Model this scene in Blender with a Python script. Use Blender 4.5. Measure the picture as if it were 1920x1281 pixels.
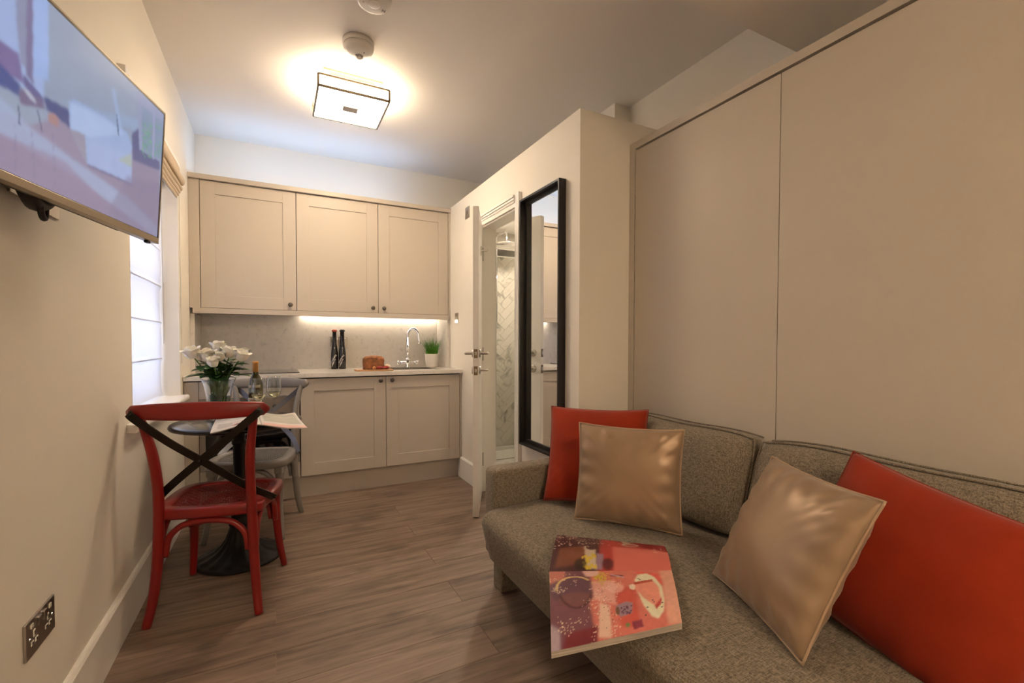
import bpy, bmesh, math, random
import numpy as np
from mathutils import Vector, Matrix
random.seed(7); RNG = np.random.default_rng(7)
S = bpy.context.scene
C = S.collection
for o in list(bpy.data.objects): bpy.data.objects.remove(o)

# ------------------------------------------------------------------ camera
FPX, CX0, CY0 = 859.627, 960.07, 640.5 + 22.876
CAMP = Vector((0.5418, 0.0, 1.1363))
_y, _p, _r = math.radians(27.1857), math.radians(-1.3866), math.radians(0.1203)
fw = Vector((math.sin(_y)*math.cos(_p), math.cos(_y)*math.cos(_p), math.sin(_p)))
rt = Vector((math.cos(_y), -math.sin(_y), 0)); up0 = rt.cross(fw)
RT = rt*math.cos(_r) + up0*math.sin(_r); UP = -rt*math.sin(_r) + up0*math.cos(_r)
cd = bpy.data.cameras.new('camera'); cam = bpy.data.objects.new('camera', cd); C.objects.link(cam)
cd.sensor_width = 36.0; cd.lens = FPX/1920*36; cd.shift_y = 22.876/1920; cd.clip_start = 0.02
cam.matrix_world = Matrix(((RT.x, UP.x, -fw.x, CAMP.x), (RT.y, UP.y, -fw.y, CAMP.y), (RT.z, UP.z, -fw.z, CAMP.z), (0, 0, 0, 1)))
S.camera = cam
def ray(u, v): return RT*((u-CX0)/FPX) - UP*((v-CY0)/FPX) + fw
def at(u, v, ax, val):
    d = ray(u, v); i = 'xyz'.index(ax); return CAMP + d*((val-CAMP[i])/d[i])

# ------------------------------------------------------------------ world, exposure
W = bpy.data.worlds.new('sky'); S.world = W; W.use_nodes = True
bg = W.node_tree.nodes['Background']; bg.inputs[0].default_value = (0.62, 0.70, 1.0, 1); bg.inputs[1].default_value = 1.25
S.view_settings.view_transform = 'Standard'; S.view_settings.look = 'None'
S.view_settings.exposure = 1.85; S.view_settings.gamma = 1.0; S.view_settings.use_curve_mapping = False
LAMP = 13.3          # ceiling lamp glass
LED_UNDER = 5.6     # strip under the wall cabinets
LED_TOP = 7.0       # cool strip on top of the wall cabinets
BATH = 125.0          # bathroom downlight
TVGAIN = 0.25

# ------------------------------------------------------------------ materials
def lin(c):
    return tuple(((x/12.92) if x <= 0.04045 else ((x+0.055)/1.055)**2.4) for x in (c if max(c) <= 1 else [k/255 for k in c]))
def mat(name, col, rough=0.5, metal=0.0, bump=None, var=None, coat=0, sheen=0, spec=0.5, trans=0, ior=1.45, emit=None, emit_s=0, stretch=None, coord='Object'):
    m = bpy.data.materials.new(name); m.use_nodes = True
    nt = m.node_tree; b = nt.nodes['Principled BSDF']
    b.inputs['Base Color'].default_value = (*col, 1); b.inputs['Roughness'].default_value = rough
    b.inputs['Metallic'].default_value = metal; b.inputs['Specular IOR Level'].default_value = spec
    b.inputs['Coat Weight'].default_value = coat; b.inputs['Sheen Weight'].default_value = sheen
    b.inputs['Transmission Weight'].default_value = trans; b.inputs['IOR'].default_value = ior
    if emit: b.inputs['Emission Color'].default_value = (*emit, 1); b.inputs['Emission Strength'].default_value = emit_s
    tc = nt.nodes.new('ShaderNodeTexCoord'); mp = nt.nodes.new('ShaderNodeMapping')
    nt.links.new(tc.outputs[coord], mp.inputs[0])
    if stretch: mp.inputs['Scale'].default_value = stretch
    if var:      # (scale, amount)
        n = nt.nodes.new('ShaderNodeTexNoise'); n.inputs['Scale'].default_value = var[0]; n.inputs['Detail'].default_value = 4
        nt.links.new(mp.outputs[0], n.inputs['Vector'])
        r = nt.nodes.new('ShaderNodeValToRGB'); a = var[1]
        r.color_ramp.elements[0].position = 0.3; r.color_ramp.elements[1].position = 0.7
        r.color_ramp.elements[0].color = (*[c*(1-a) for c in col], 1); r.color_ramp.elements[1].color = (*[min(1, c*(1+a)) for c in col], 1)
        nt.links.new(n.outputs['Fac'], r.inputs[0]); nt.links.new(r.outputs[0], b.inputs['Base Color'])
    if bump:     # (scale, strength)
        n2 = nt.nodes.new('ShaderNodeTexNoise'); n2.inputs['Scale'].default_value = bump[0]; n2.inputs['Detail'].default_value = 3
        nt.links.new(mp.outputs[0], n2.inputs['Vector'])
        bp = nt.nodes.new('ShaderNodeBump'); bp.inputs['Strength'].default_value = bump[1]; bp.inputs['Distance'].default_value = 0.002
        nt.links.new(n2.outputs['Fac'], bp.inputs['Height']); nt.links.new(bp.outputs[0], b.inputs['Normal'])
    return m
M = {}
M['wall'] = mat('wall_paint', (0.80, 0.75, 0.665), 0.7, bump=(25, 0.10), var=(1.5, 0.015))
M['ceil'] = mat('ceiling_paint', (0.86, 0.815, 0.76), 0.8, bump=(25, 0.06))
M['trim'] = mat('trim_white_paint', (0.84, 0.81, 0.76), 0.35, bump=(30, 0.03))
M['cab'] = mat('greige_cabinet_paint', (0.50, 0.44, 0.372), 0.42, bump=(60, 0.03), var=(2, 0.01))
M['cabgap'] = mat('cabinet_shadow_gap', (0.05, 0.04, 0.03), 0.8)
M['bed'] = mat('wall_bed_laminate', (0.58, 0.515, 0.435), 0.5, bump=(120, 0.05), var=(3, 0.012))
M['oven_steel'] = mat('brushed_steel', (0.40, 0.37, 0.35), 0.32, 1.0, bump=(200, 0.03), stretch=(1, 1, 30))
M['black_glass'] = mat('black_glass', (0.004, 0.004, 0.005), 0.06, coat=0.6)
M['finial'] = mat('pale_bronze_plate', (0.50, 0.42, 0.34), 0.5)
M['knob'] = mat('pewter_knob', (0.13, 0.11, 0.095), 0.32, 0.9)
M['chrome'] = mat('chrome', (0.85, 0.85, 0.86), 0.07, 1.0)
M['nickel'] = mat('satin_nickel', (0.50, 0.47, 0.43), 0.28, 1.0)
M['bronze'] = mat('bronze_frame', (0.20, 0.155, 0.10), 0.4, 0.8)
M['black'] = mat('black_plastic', (0.012, 0.011, 0.011), 0.45)
M['iron'] = mat('black_cast_iron', (0.010, 0.010, 0.011), 0.42, 0.3, bump=(90, 0.12))
M['tabletop'] = mat('black_table_lacquer', (0.018, 0.018, 0.022), 0.22, coat=0.4)
M['frame_blk'] = mat('black_wood_frame', (0.012, 0.010, 0.009), 0.35)
M['red_paint'] = mat('red_wood_paint', (0.225, 0.009, 0.007), 0.36, coat=0.12, bump=(40, 0.05), var=(8, 0.10))
M['grey_paint'] = mat('grey_wood_paint', (0.225, 0.205, 0.185), 0.38, bump=(40, 0.05), var=(8, 0.06))
M['red_cane'] = mat('red_cane', (0.22, 0.016, 0.012), 0.45)
M['grey_cane'] = mat('grey_cane', (0.22, 0.20, 0.18), 0.5)
M['dark_metal'] = mat('dark_bronze_strap', (0.022, 0.016, 0.012), 0.38, 0.7)
M['blue_metal'] = mat('grey_steel_strap', (0.16, 0.16, 0.18), 0.32, 0.7)
M['white_plastic'] = mat('white_plastic', (0.74, 0.70, 0.64), 0.35)
M['sensor'] = mat('sensor_lens', (0.45, 0.40, 0.36), 0.3)
M['tvgold'] = mat('champagne_metal', (0.34, 0.275, 0.20), 0.36, 0.55)
M['velvet'] = mat('orange_red_velvet', (0.28, 0.022, 0.004), 0.75, sheen=0.15, bump=(220, 0.25), var=(6, 0.16), spec=0.2)
M['satin'] = mat('bronze_satin', (0.35, 0.235, 0.145), 0.40, 0.30, bump=(70, 0.06), var=(5, 0.04), sheen=0.2)
M['satin_pipe'] = mat('satin_piping', (0.44, 0.30, 0.19), 0.4)
M['paper_edge'] = mat('paper_edges', (0.42, 0.36, 0.30), 0.8, stretch=(1, 1, 120), var=(6, 0.35))
M['label'] = mat('cream_label', (0.62, 0.52, 0.40), 0.6)
M['capsule'] = mat('gold_capsule', (0.55, 0.27, 0.075), 0.42, 0.3)
M['bottle_glass'] = mat('green_bottle_glass', (0.10, 0.085, 0.015), 0.05, trans=0.75, ior=1.5)
M['dark_bottle'] = mat('dark_bottle_glass', (0.008, 0.006, 0.006), 0.08, coat=0.5)
M['bottle_print'] = mat('bottle_print', (0.55, 0.52, 0.50), 0.5)
M['copper'] = mat('copper_cap', (0.45, 0.10, 0.06), 0.4, 0.5)
M['wine'] = mat('white_wine', (0.92, 0.86, 0.6), 0.02, trans=1.0, ior=1.33)
M['leaf'] = mat('rose_leaf', (0.030, 0.085, 0.018), 0.38, var=(30, 0.4))
M['stem'] = mat('green_stem', (0.07, 0.15, 0.025), 0.5)
M['grass'] = mat('grass_blades', (0.06, 0.22, 0.012), 0.45, var=(40, 0.5))
M['pot'] = mat('white_ceramic', (0.70, 0.66, 0.60), 0.3)
M['soil'] = mat('potting_soil', (0.03, 0.02, 0.012), 0.95, bump=(100, 0.6))
M['board'] = mat('wooden_board', (0.40, 0.21, 0.10), 0.5, var=(20, 0.2), stretch=(1, 8, 8))
M['bread'] = mat('bread_crust', (0.26, 0.095, 0.032), 0.8, bump=(60, 0.9), var=(35, 0.38))
M['shallot'] = mat('shallot_skin', (0.24, 0.022, 0.016), 0.3, var=(25, 0.4))
M['onion'] = mat('pale_onion_skin', (0.55, 0.22, 0.08), 0.35, var=(20, 0.2))
M['garlic'] = mat('garlic_skin', (0.72, 0.62, 0.50), 0.5, var=(25, 0.1))
M['sink'] = mat('sink_steel', (0.60, 0.58, 0.55), 0.25, 1.0)
M['tray'] = mat('white_shower_tray', (0.80, 0.78, 0.74), 0.25)
M['grout'] = mat('tile_grout', (0.58, 0.55, 0.48), 0.9)
M['bathwall'] = mat('bathroom_paint', (0.74, 0.72, 0.67), 0.5)
M['bathfloor'] = mat('bathroom_floor_tile', (0.45, 0.42, 0.37), 0.4, var=(6, 0.1))
M['mirror'] = mat('mirror_silver', (0.92, 0.93, 0.93), 0.0, 1.0)
M['blind_dark'] = mat('taupe_roman_fabric', (0.50, 0.39, 0.265), 0.8, bump=(300, 0.25), sheen=0.2)
M['cord'] = mat('bead_cord', (0.60, 0.56, 0.50), 0.5)
M['terracotta'] = mat('amber_glass_bauble', (0.55, 0.22, 0.05), 0.3)
M['paper'] = mat('newsprint', (0.6, 0.56, 0.52), 0.8)

def glass(name, col=(1, 1, 1), rough=0.0, ior=1.45):
    m = bpy.data.materials.new(name); m.use_nodes = True; nt = m.node_tree
    b = nt.nodes['Principled BSDF']; b.inputs['Base Color'].default_value = (*col, 1)
    b.inputs['Transmission Weight'].default_value = 1; b.inputs['Roughness'].default_value = rough; b.inputs['IOR'].default_value = ior
    return m
M['water'] = glass('water', (0.95, 1, 0.96), 0, 1.33)
def thin_glass(name='thin_pane_glass', col=(0.95, 0.96, 0.95), ior=0.5):
    m = bpy.data.materials.new(name); m.use_nodes = True; nt = m.node_tree; nt.nodes.remove(nt.nodes['Principled BSDF'])
    t = nt.nodes.new('ShaderNodeBsdfTransparent'); t.inputs[0].default_value = (*col, 1)
    g = nt.nodes.new('ShaderNodeBsdfGlossy'); g.inputs['Roughness'].default_value = 0.02
    lw = nt.nodes.new('ShaderNodeLayerWeight'); lw.inputs[0].default_value = 0.5; pw = nt.nodes.new('ShaderNodeMath'); pw.operation = 'POWER'; pw.inputs[1].default_value = 2.6
    ml = nt.nodes.new('ShaderNodeMath'); ml.operation = 'MULTIPLY_ADD'; ml.inputs[1].default_value = ior; ml.inputs[2].default_value = 0.05; x = nt.nodes.new('ShaderNodeMixShader')
    nt.links.new(lw.outputs['Facing'], pw.inputs[0]); nt.links.new(pw.outputs[0], ml.inputs[0]); nt.links.new(ml.outputs[0], x.inputs[0]); nt.links.new(t.outputs[0], x.inputs[1]); nt.links.new(g.outputs[0], x.inputs[2]); nt.links.new(x.outputs[0], nt.nodes['Material Output'].inputs[0]); return m
M['pane'] = thin_glass(); M['glass'] = thin_glass('clear_glass', (0.94, 0.955, 0.945), 1.0)

def emis(name, col, s):
    m = bpy.data.materials.new(name); m.use_nodes = True; nt = m.node_tree
    nt.nodes.remove(nt.nodes['Principled BSDF']); e = nt.nodes.new('ShaderNodeEmission')
    e.inputs[0].default_value = (*col, 1); e.inputs[1].default_value = s
    nt.links.new(e.outputs[0], nt.nodes['Material Output'].inputs[0]); return m
M['lampglass'] = emis('lit_opal_glass', (1.0, 0.80, 0.57), LAMP)
M['lampglass_dim'] = emis('dimmed_opal_glass', (1.0, 0.80, 0.57), LAMP*1.75)
M['lampglass_side'] = emis('lit_opal_glass_side', (1.0, 0.80, 0.57), LAMP*0.52); M['lampglass_dim_side'] = M['lampglass_dim']
M['led_under'] = emis('warm_led_strip', (1.0, 0.83, 0.62), LED_UNDER)
M['led_top'] = emis('cool_led_strip', (0.40, 0.63, 1.0), LED_TOP)
M['bathlight'] = emis('bathroom_downlight', (1.0, 0.84, 0.66), BATH)
M['indicator'] = emis('lit_switch_window', (1.0, 0.85, 0.65), 1.6)

def speckle_mat():     # pale quartz with soft grey flecks
    m = mat('pale_quartz', (0.60, 0.555, 0.50), 0.22, coat=0.1); nt = m.node_tree; b = nt.nodes['Principled BSDF']
    tc = nt.nodes.new('ShaderNodeTexCoord'); n = nt.nodes.new('ShaderNodeTexNoise'); n.inputs['Scale'].default_value = 26; n.inputs['Detail'].default_value = 6; n.inputs['Roughness'].default_value = 0.7
    nt.links.new(tc.outputs['Object'], n.inputs['Vector'])
    r = nt.nodes.new('ShaderNodeValToRGB'); e = r.color_ramp.elements
    e[0].position = 0.30; e[0].color = (0.50, 0.465, 0.43, 1); e[1].position = 0.43; e[1].color = (0.64, 0.60, 0.55, 1)
    k = e.new(0.75); k.color = (0.68, 0.635, 0.585, 1)
    nt.links.new(n.outputs['Fac'], r.inputs[0]); nt.links.new(r.outputs[0], b.inputs['Base Color']); return m
M['quartz'] = speckle_mat()

def marble_mat():
    m = mat('marble_tile', (0.68, 0.64, 0.57), 0.25); nt = m.node_tree; b = nt.nodes['Principled BSDF']
    tc = nt.nodes.new('ShaderNodeTexCoord'); oi = nt.nodes.new('ShaderNodeObjectInfo')
    ad = nt.nodes.new('ShaderNodeVectorMath'); ad.operation = 'ADD'; sc = nt.nodes.new('ShaderNodeVectorMath'); sc.operation = 'SCALE'; sc.inputs['Scale'].default_value = 37.0
    cmb = nt.nodes.new('ShaderNodeCombineXYZ')
    for i in range(3): nt.links.new(oi.outputs['Random'], cmb.inputs[i])
    nt.links.new(cmb.outputs[0], sc.inputs[0]); nt.links.new(tc.outputs['Object'], ad.inputs[0]); nt.links.new(sc.outputs[0], ad.inputs[1])
    n = nt.nodes.new('ShaderNodeTexNoise'); n.inputs['Scale'].default_value = 7; n.inputs['Detail'].default_value = 5; n.inputs['Distortion'].default_value = 1.4
    nt.links.new(ad.outputs[0], n.inputs['Vector'])
    r = nt.nodes.new('ShaderNodeValToRGB'); e = r.color_ramp.elements
    e[0].position = 0.28; e[0].color = (0.30, 0.275, 0.23, 1); e[1].position = 0.46; e[1].color = (0.68, 0.64, 0.57, 1)
    nt.links.new(n.outputs['Fac'], r.inputs[0]); nt.links.new(r.outputs[0], b.inputs['Base Color']); return m
M['marble'] = marble_mat()

def oak_mat():
    m = mat('grey_brown_oak', (0.2, 0.13, 0.08), 0.46); nt = m.node_tree; b = nt.nodes['Principled BSDF']; L = nt.links.new
    tc = nt.nodes.new('ShaderNodeTexCoord'); oi = nt.nodes.new('ShaderNodeObjectInfo')
    cmb = nt.nodes.new('ShaderNodeCombineXYZ'); sc = nt.nodes.new('ShaderNodeVectorMath'); sc.operation = 'SCALE'; sc.inputs['Scale'].default_value = 23.0
    for i in range(3): L(oi.outputs['Random'], cmb.inputs[i])
    L(cmb.outputs[0], sc.inputs[0])
    ad = nt.nodes.new('ShaderNodeVectorMath'); ad.operation = 'ADD'; L(tc.outputs['Object'], ad.inputs[0]); L(sc.outputs[0], ad.inputs[1])
    mp = nt.nodes.new('ShaderNodeMapping'); mp.inputs['Scale'].default_value = (1.1, 13, 1); L(ad.outputs[0], mp.inputs[0])
    n = nt.nodes.new('ShaderNodeTexNoise'); n.inputs['Scale'].default_value = 2.2; n.inputs['Detail'].default_value = 7; n.inputs['Roughness'].default_value = 0.62; n.inputs['Distortion'].default_value = 0.6
    L(mp.outputs[0], n.inputs['Vector'])
    r = nt.nodes.new('ShaderNodeValToRGB'); e = r.color_ramp.elements
    e[0].position = 0.30; e[0].color = (0.112, 0.072, 0.049, 1); e[1].position = 0.72; e[1].color = (0.305, 0.218, 0.162, 1)
    k = e.new(0.5); k.color = (0.212, 0.146, 0.106, 1)
    L(n.outputs['Fac'], r.inputs[0])
    mp2 = nt.nodes.new('ShaderNodeMapping'); mp2.inputs['Scale'].default_value = (2.5, 5, 1); L(ad.outputs[0], mp2.inputs[0])
    n2 = nt.nodes.new('ShaderNodeTexNoise'); n2.inputs['Scale'].default_value = 1.6; n2.inputs['Detail'].default_value = 3; L(mp2.outputs[0], n2.inputs['Vector'])
    r2 = nt.nodes.new('ShaderNodeValToRGB'); r2.color_ramp.elements[0].position = 0.30; r2.color_ramp.elements[0].color = (0.55, 0.53, 0.52, 1)
    r2.color_ramp.elements[1].position = 0.48; r2.color_ramp.elements[1].color = (1, 1, 1, 1); L(n2.outputs['Fac'], r2.inputs[0])
    mx = nt.nodes.new('ShaderNodeMix'); mx.data_type = 'RGBA'; mx.blend_type = 'MULTIPLY'; mx.inputs[0].default_value = 0.8
    L(r.outputs[0], mx.inputs[6]); L(r2.outputs[0], mx.inputs[7])
    hv = nt.nodes.new('ShaderNodeHueSaturation'); mr = nt.nodes.new('ShaderNodeMapRange'); mr.inputs[3].default_value = 0.90; mr.inputs[4].default_value = 1.10
    L(oi.outputs['Random'], mr.inputs[0]); L(mr.outputs[0], hv.inputs['Value']); L(mx.outputs[2], hv.inputs['Color']); L(hv.outputs[0], b.inputs['Base Color'])
    bp = nt.nodes.new('ShaderNodeBump'); bp.inputs['Strength'].default_value = 0.12; bp.inputs['Distance'].default_value = 0.002
    L(n.outputs['Fac'], bp.inputs['Height']); L(bp.outputs[0], b.inputs['Normal']); return m
M['oak'] = oak_mat()
M['joint'] = mat('floor_joint', (0.26, 0.19, 0.135), 0.8)

def weave_mat(name, c1, c2, scale):
    m = mat(name, c1, 0.9, sheen=0.15, spec=0.2); nt = m.node_tree; b = nt.nodes['Principled BSDF']; L = nt.links.new
    tc = nt.nodes.new('ShaderNodeTexCoord')
    outs = []
    for s in ((scale*0.18, scale, scale), (scale, scale*0.18, scale), (scale, scale, scale*0.18)):
        mp = nt.nodes.new('ShaderNodeMapping'); mp.inputs['Scale'].default_value = s; L(tc.outputs['Object'], mp.inputs[0])
        n = nt.nodes.new('ShaderNodeTexNoise'); n.inputs['Scale'].default_value = 1; n.inputs['Detail'].default_value = 2; L(mp.outputs[0], n.inputs['Vector']); outs.append(n)
    a = nt.nodes.new('ShaderNodeMath'); a.operation = 'ADD'; L(outs[0].outputs['Fac'], a.inputs[0]); L(outs[1].outputs['Fac'], a.inputs[1])
    a2 = nt.nodes.new('ShaderNodeMath'); a2.operation = 'ADD'; L(a.outputs[0], a2.inputs[0]); L(outs[2].outputs['Fac'], a2.inputs[1])
    a3 = nt.nodes.new('ShaderNodeMath'); a3.operation = 'MULTIPLY'; a3.inputs[1].default_value = 1/3; L(a2.outputs[0], a3.inputs[0])
    r = nt.nodes.new('ShaderNodeValToRGB'); e = r.color_ramp.elements
    e[0].position = 0.40; e[0].color = (*c1, 1); e[1].position = 0.60; e[1].color = (*c2, 1)
    L(a3.outputs[0], r.inputs[0]); L(r.outputs[0], b.inputs['Base Color'])
    bp = nt.nodes.new('ShaderNodeBump'); bp.inputs['Strength'].default_value = 0.35; bp.inputs['Distance'].default_value = 0.0015
    L(a3.outputs[0], bp.inputs['Height']); L(bp.outputs[0], b.inputs['Normal']); return m
M['sofa'] = weave_mat('taupe_tweed', (0.105, 0.082, 0.055), (0.30, 0.25, 0.185), 330)

def petal_mat():
    m = mat('white_petal', (0.86, 0.82, 0.72), 0.55); nt = m.node_tree; b = nt.nodes['Principled BSDF']
    b.inputs['Subsurface Weight'].default_value = 0.25; b.inputs['Subsurface Radius'].default_value = (0.01, 0.008, 0.005); return m
M['petal'] = petal_mat()

def sheer_mat():
    m = bpy.data.materials.new('sheer_white_fabric'); m.use_nodes = True; nt = m.node_tree; nt.nodes.remove(nt.nodes['Principled BSDF'])
    d = nt.nodes.new('ShaderNodeBsdfDiffuse'); d.inputs[0].default_value = (0.75, 0.75, 0.75, 1)
    t = nt.nodes.new('ShaderNodeBsdfTranslucent'); t.inputs[0].default_value = (0.72, 0.72, 0.75, 1)
    x = nt.nodes.new('ShaderNodeMixShader'); x.inputs[0].default_value = 0.45
    nt.links.new(d.outputs[0], x.inputs[1]); nt.links.new(t.outputs[0], x.inputs[2]); nt.links.new(x.outputs[0], nt.nodes['Material Output'].inputs[0]); return m
M['sheer'] = sheer_mat()

def print_mat(name, rough=0.35, emit=0.0):
    m = bpy.data.materials.new(name); m.use_nodes = True; nt = m.node_tree; b = nt.nodes['Principled BSDF']
    a = nt.nodes.new('ShaderNodeVertexColor'); a.layer_name = 'print'
    b.inputs['Roughness'].default_value = rough
    if emit:
        b.inputs['Base Color'].default_value = (0.005, 0.005, 0.006, 1); b.inputs['Specular IOR Level'].default_value = 0.25
        nt.links.new(a.outputs[0], b.inputs['Emission Color']); b.inputs['Emission Strength'].default_value = emit
    else: nt.links.new(a.outputs[0], b.inputs['Base Color'])
    return m
M['screen'] = print_mat('lit_tv_picture', 0.18, TVGAIN); M['print'] = print_mat('glossy_printed_page', 0.38); M['news'] = print_mat('newsprint_page', 0.8)

# ------------------------------------------------------------------ mesh helpers
def box(bm, x0, x1, y0, y1, z0, z1, bev=0.0, seg=2):
    r = bmesh.ops.create_cube(bm, size=1.0, matrix=Matrix.Translation(((x0+x1)/2, (y0+y1)/2, (z0+z1)/2)) @ Matrix.Diagonal((abs(x1-x0), abs(y1-y0), abs(z1-z0), 1)))
    if bev > 0:
        es = list({e for v in r['verts'] for e in v.link_edges})
        bmesh.ops.bevel(bm, geom=es, offset=bev, segments=seg, profile=0.5, affect='EDGES', clamp_overlap=True)
    return bm
def B(*a, bev=0.0, seg=2):
    bm = bmesh.new(); box(bm, *a, bev=bev, seg=seg); return bm
def lathe(prof, n=32, cx=0, cy=0, cz=0, mod=None, close=True):
    bm = bmesh.new(); rings = []
    for (r, z) in prof:
        if r < 1e-6: rings.append([bm.verts.new((cx, cy, cz+z))]); continue
        ring = []
        for k in range(n):
            a = 2*math.pi*k/n; rr = r*(mod(a, z, r) if mod else 1); ring.append(bm.verts.new((cx+rr*math.cos(a), cy+rr*math.sin(a), cz+z)))
        rings.append(ring)
    for A, Bq in zip(rings, rings[1:]):
        if len(A) == 1 and len(Bq) == 1: continue
        for k in range(n):
            if len(A) == 1: bm.faces.new((A[0], Bq[k], Bq[(k+1) % n]))
            elif len(Bq) == 1: bm.faces.new((A[k], Bq[0], A[(k+1) % n]))
            else: bm.faces.new((A[k], A[(k+1) % n], Bq[(k+1) % n], Bq[k]))
    if close:
        for R_ in (rings[0], rings[-1]):
            if len(R_) > 2:
                try: bm.faces.new(R_)
                except ValueError: pass
    bmesh.ops.recalc_face_normals(bm, faces=bm.faces); return bm
def smooth_path(pts, sub=6):
    P = [Vector(p) for p in pts]; out = []
    for i in range(len(P)-1):
        p0 = P[max(i-1, 0)]; p1 = P[i]; p2 = P[i+1]; p3 = P[min(i+2, len(P)-1)]
        for k in range(sub):
            t = k/sub
            out.append(0.5*((2*p1)+(-p0+p2)*t+(2*p0-5*p1+4*p2-p3)*t*t+(-p0+3*p1-3*p2+p3)*t**3))
    out.append(P[-1]); return out
def tube(pts, rad, n=10, bm=None, flat=None, closed=False, upv=None):
    """sweep; rad number or list; flat=(a,b) gives an a x b rectangular strap"""
    bm = bm or bmesh.new(); P = [Vector(p) for p in pts]; m = len(P)
    R_ = rad if isinstance(rad, (list, tuple)) else [rad]*m
    if len(R_) != m: R_ = [R_[0]+(R_[-1]-R_[0])*i/(m-1) for i in range(m)] if len(R_) == 2 else list(np.interp(np.linspace(0, 1, m), np.linspace(0, 1, len(R_)), R_))
    T = []
    for i in range(m):
        a = P[(i-1) % m] if closed else P[max(i-1, 0)]; b = P[(i+1) % m] if closed else P[min(i+1, m-1)]
        T.append((b-a).normalized())
    nrm = Vector(upv) if upv else (Vector((0, 0, 1)) if abs(T[0].z) < 0.9 else Vector((0, 1, 0)))
    nrm = (nrm - T[0]*nrm.dot(T[0])).normalized(); rings = []
    for i in range(m):
        nrm = (nrm - T[i]*nrm.dot(T[i])).normalized(); bn = T[i].cross(nrm)
        if flat:
            a, b = flat[0]/2, flat[1]/2; ring = [bm.verts.new(P[i]+nrm*x*a+bn*y*b) for x, y in ((1, 1), (-1, 1), (-1, -1), (1, -1))]
        else: ring = [bm.verts.new(P[i]+(nrm*math.cos(2*math.pi*k/n)+bn*math.sin(2*math.pi*k/n))*R_[i]) for k in range(n)]
        rings.append(ring)
    q = len(rings[0])
    for i in range(m if closed else m-1):
        A, Bq = rings[i], rings[(i+1) % m]
        for k in range(q): bm.faces.new((A[k], A[(k+1) % q], Bq[(k+1) % q], Bq[k]))
    if not closed: bm.faces.new(rings[0][::-1]); bm.faces.new(rings[-1])
    bmesh.ops.recalc_face_normals(bm, faces=bm.faces); return bm
def prism(poly, h, axis='z', off=0.0, bev=0.0):
    bm = bmesh.new()
    f = bm.faces.new([bm.verts.new((x, y, 0)) for x, y in poly]); r = bmesh.ops.extrude_face_region(bm, geom=[f])
    bmesh.ops.translate(bm, vec=(0, 0, h), verts=[v for v in r['geom'] if isinstance(v, bmesh.types.BMVert)])
    bmesh.ops.recalc_face_normals(bm, faces=bm.faces)
    if bev: bmesh.ops.bevel(bm, geom=[e for e in bm.edges if abs(e.verts[0].co.z-e.verts[1].co.z) < 1e-6], offset=bev, segments=2, profile=0.5, affect='EDGES')
    bmesh.ops.translate(bm, vec=(0, 0, off), verts=bm.verts); return bm

def obj(name, bm, m, parent=None, smooth=False, local=False, kind=None, label=None):
    """one mesh object; vertices come in world space (or parent space when local)"""
    me = bpy.data.meshes.new(name)
    if isinstance(bm, bmesh.types.BMesh): bm.to_mesh(me); bm.free()
    else: me.from_pydata(bm[0], [], bm[1]); me.update()
    co = np.empty(len(me.vertices)*3); me.vertices.foreach_get('co', co); co = co.reshape(-1, 3)
    c = (co.min(0)+co.max(0))/2; c[2] = co[:, 2].min() if parent is None else c[2]
    me.vertices.foreach_set('co', (co-c).ravel()); me.update()
    me.materials.append(M[m] if isinstance(m, str) else m)
    if smooth: me.polygons.foreach_set('use_smooth', [True]*len(me.polygons))
    o = bpy.data.objects.new(name, me); C.objects.link(o); o.location = c
    if parent:
        o.parent = parent
        if not local: o.location = Vector(c) - WL[parent.name]
    WL[o.name] = Vector(c) if not local else Vector(c)
    if kind: o['kind'] = kind
    if label and parent: o['label'] = label
    return o
WL = {}
def sub(name, bm, m, part, **k):       # a sub-part of a part built in world space
    return obj(name, bm, m, part, **k)
def thing(name, label, cat, loc=(0, 0, 0), rot=None, group=None):
    o = bpy.data.objects.new(name, None); C.objects.link(o); o.location = loc; o.empty_display_size = 0.05
    if rot is not None:
        if isinstance(rot, Matrix): o.rotation_euler = rot.to_euler()
        else: o.rotation_euler = (0, 0, rot)
    o['label'] = label; o['category'] = cat; WL[o.name] = Vector(loc)
    if group: o['group'] = group
    return o
def tag(o, label, cat, group=None):
    o['label'] = label; o['category'] = cat
    if group: o['group'] = group
    return o
def struct(name, bm, m, parent=None, smooth=False): return obj(name, bm, m, parent, smooth, kind='structure')
def merge(*bms):
    out = bmesh.new()
    for b in bms:
        me = bpy.data.meshes.new('tmp'); b.to_mesh(me); b.free(); out.from_mesh(me); bpy.data.meshes.remove(me)
    return out
def xf(bm, mtx): bmesh.ops.transform(bm, matrix=mtx, verts=bm.verts); return bm
def text_bm(s, size, ext=0.0006):
    cu = bpy.data.curves.new('t', 'FONT'); cu.body = s; cu.size = size; cu.extrude = ext; cu.align_x = 'CENTER'; cu.align_y = 'CENTER'
    o = bpy.data.objects.new('t', cu); C.objects.link(o); bpy.context.view_layer.update()
    me = bpy.data.meshes.new_from_object(o.evaluated_get(bpy.context.evaluated_depsgraph_get()))
    bm = bmesh.new(); bm.from_mesh(me); bpy.data.meshes.remove(me); bpy.data.objects.remove(o); bpy.data.curves.remove(cu); return bm

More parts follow.
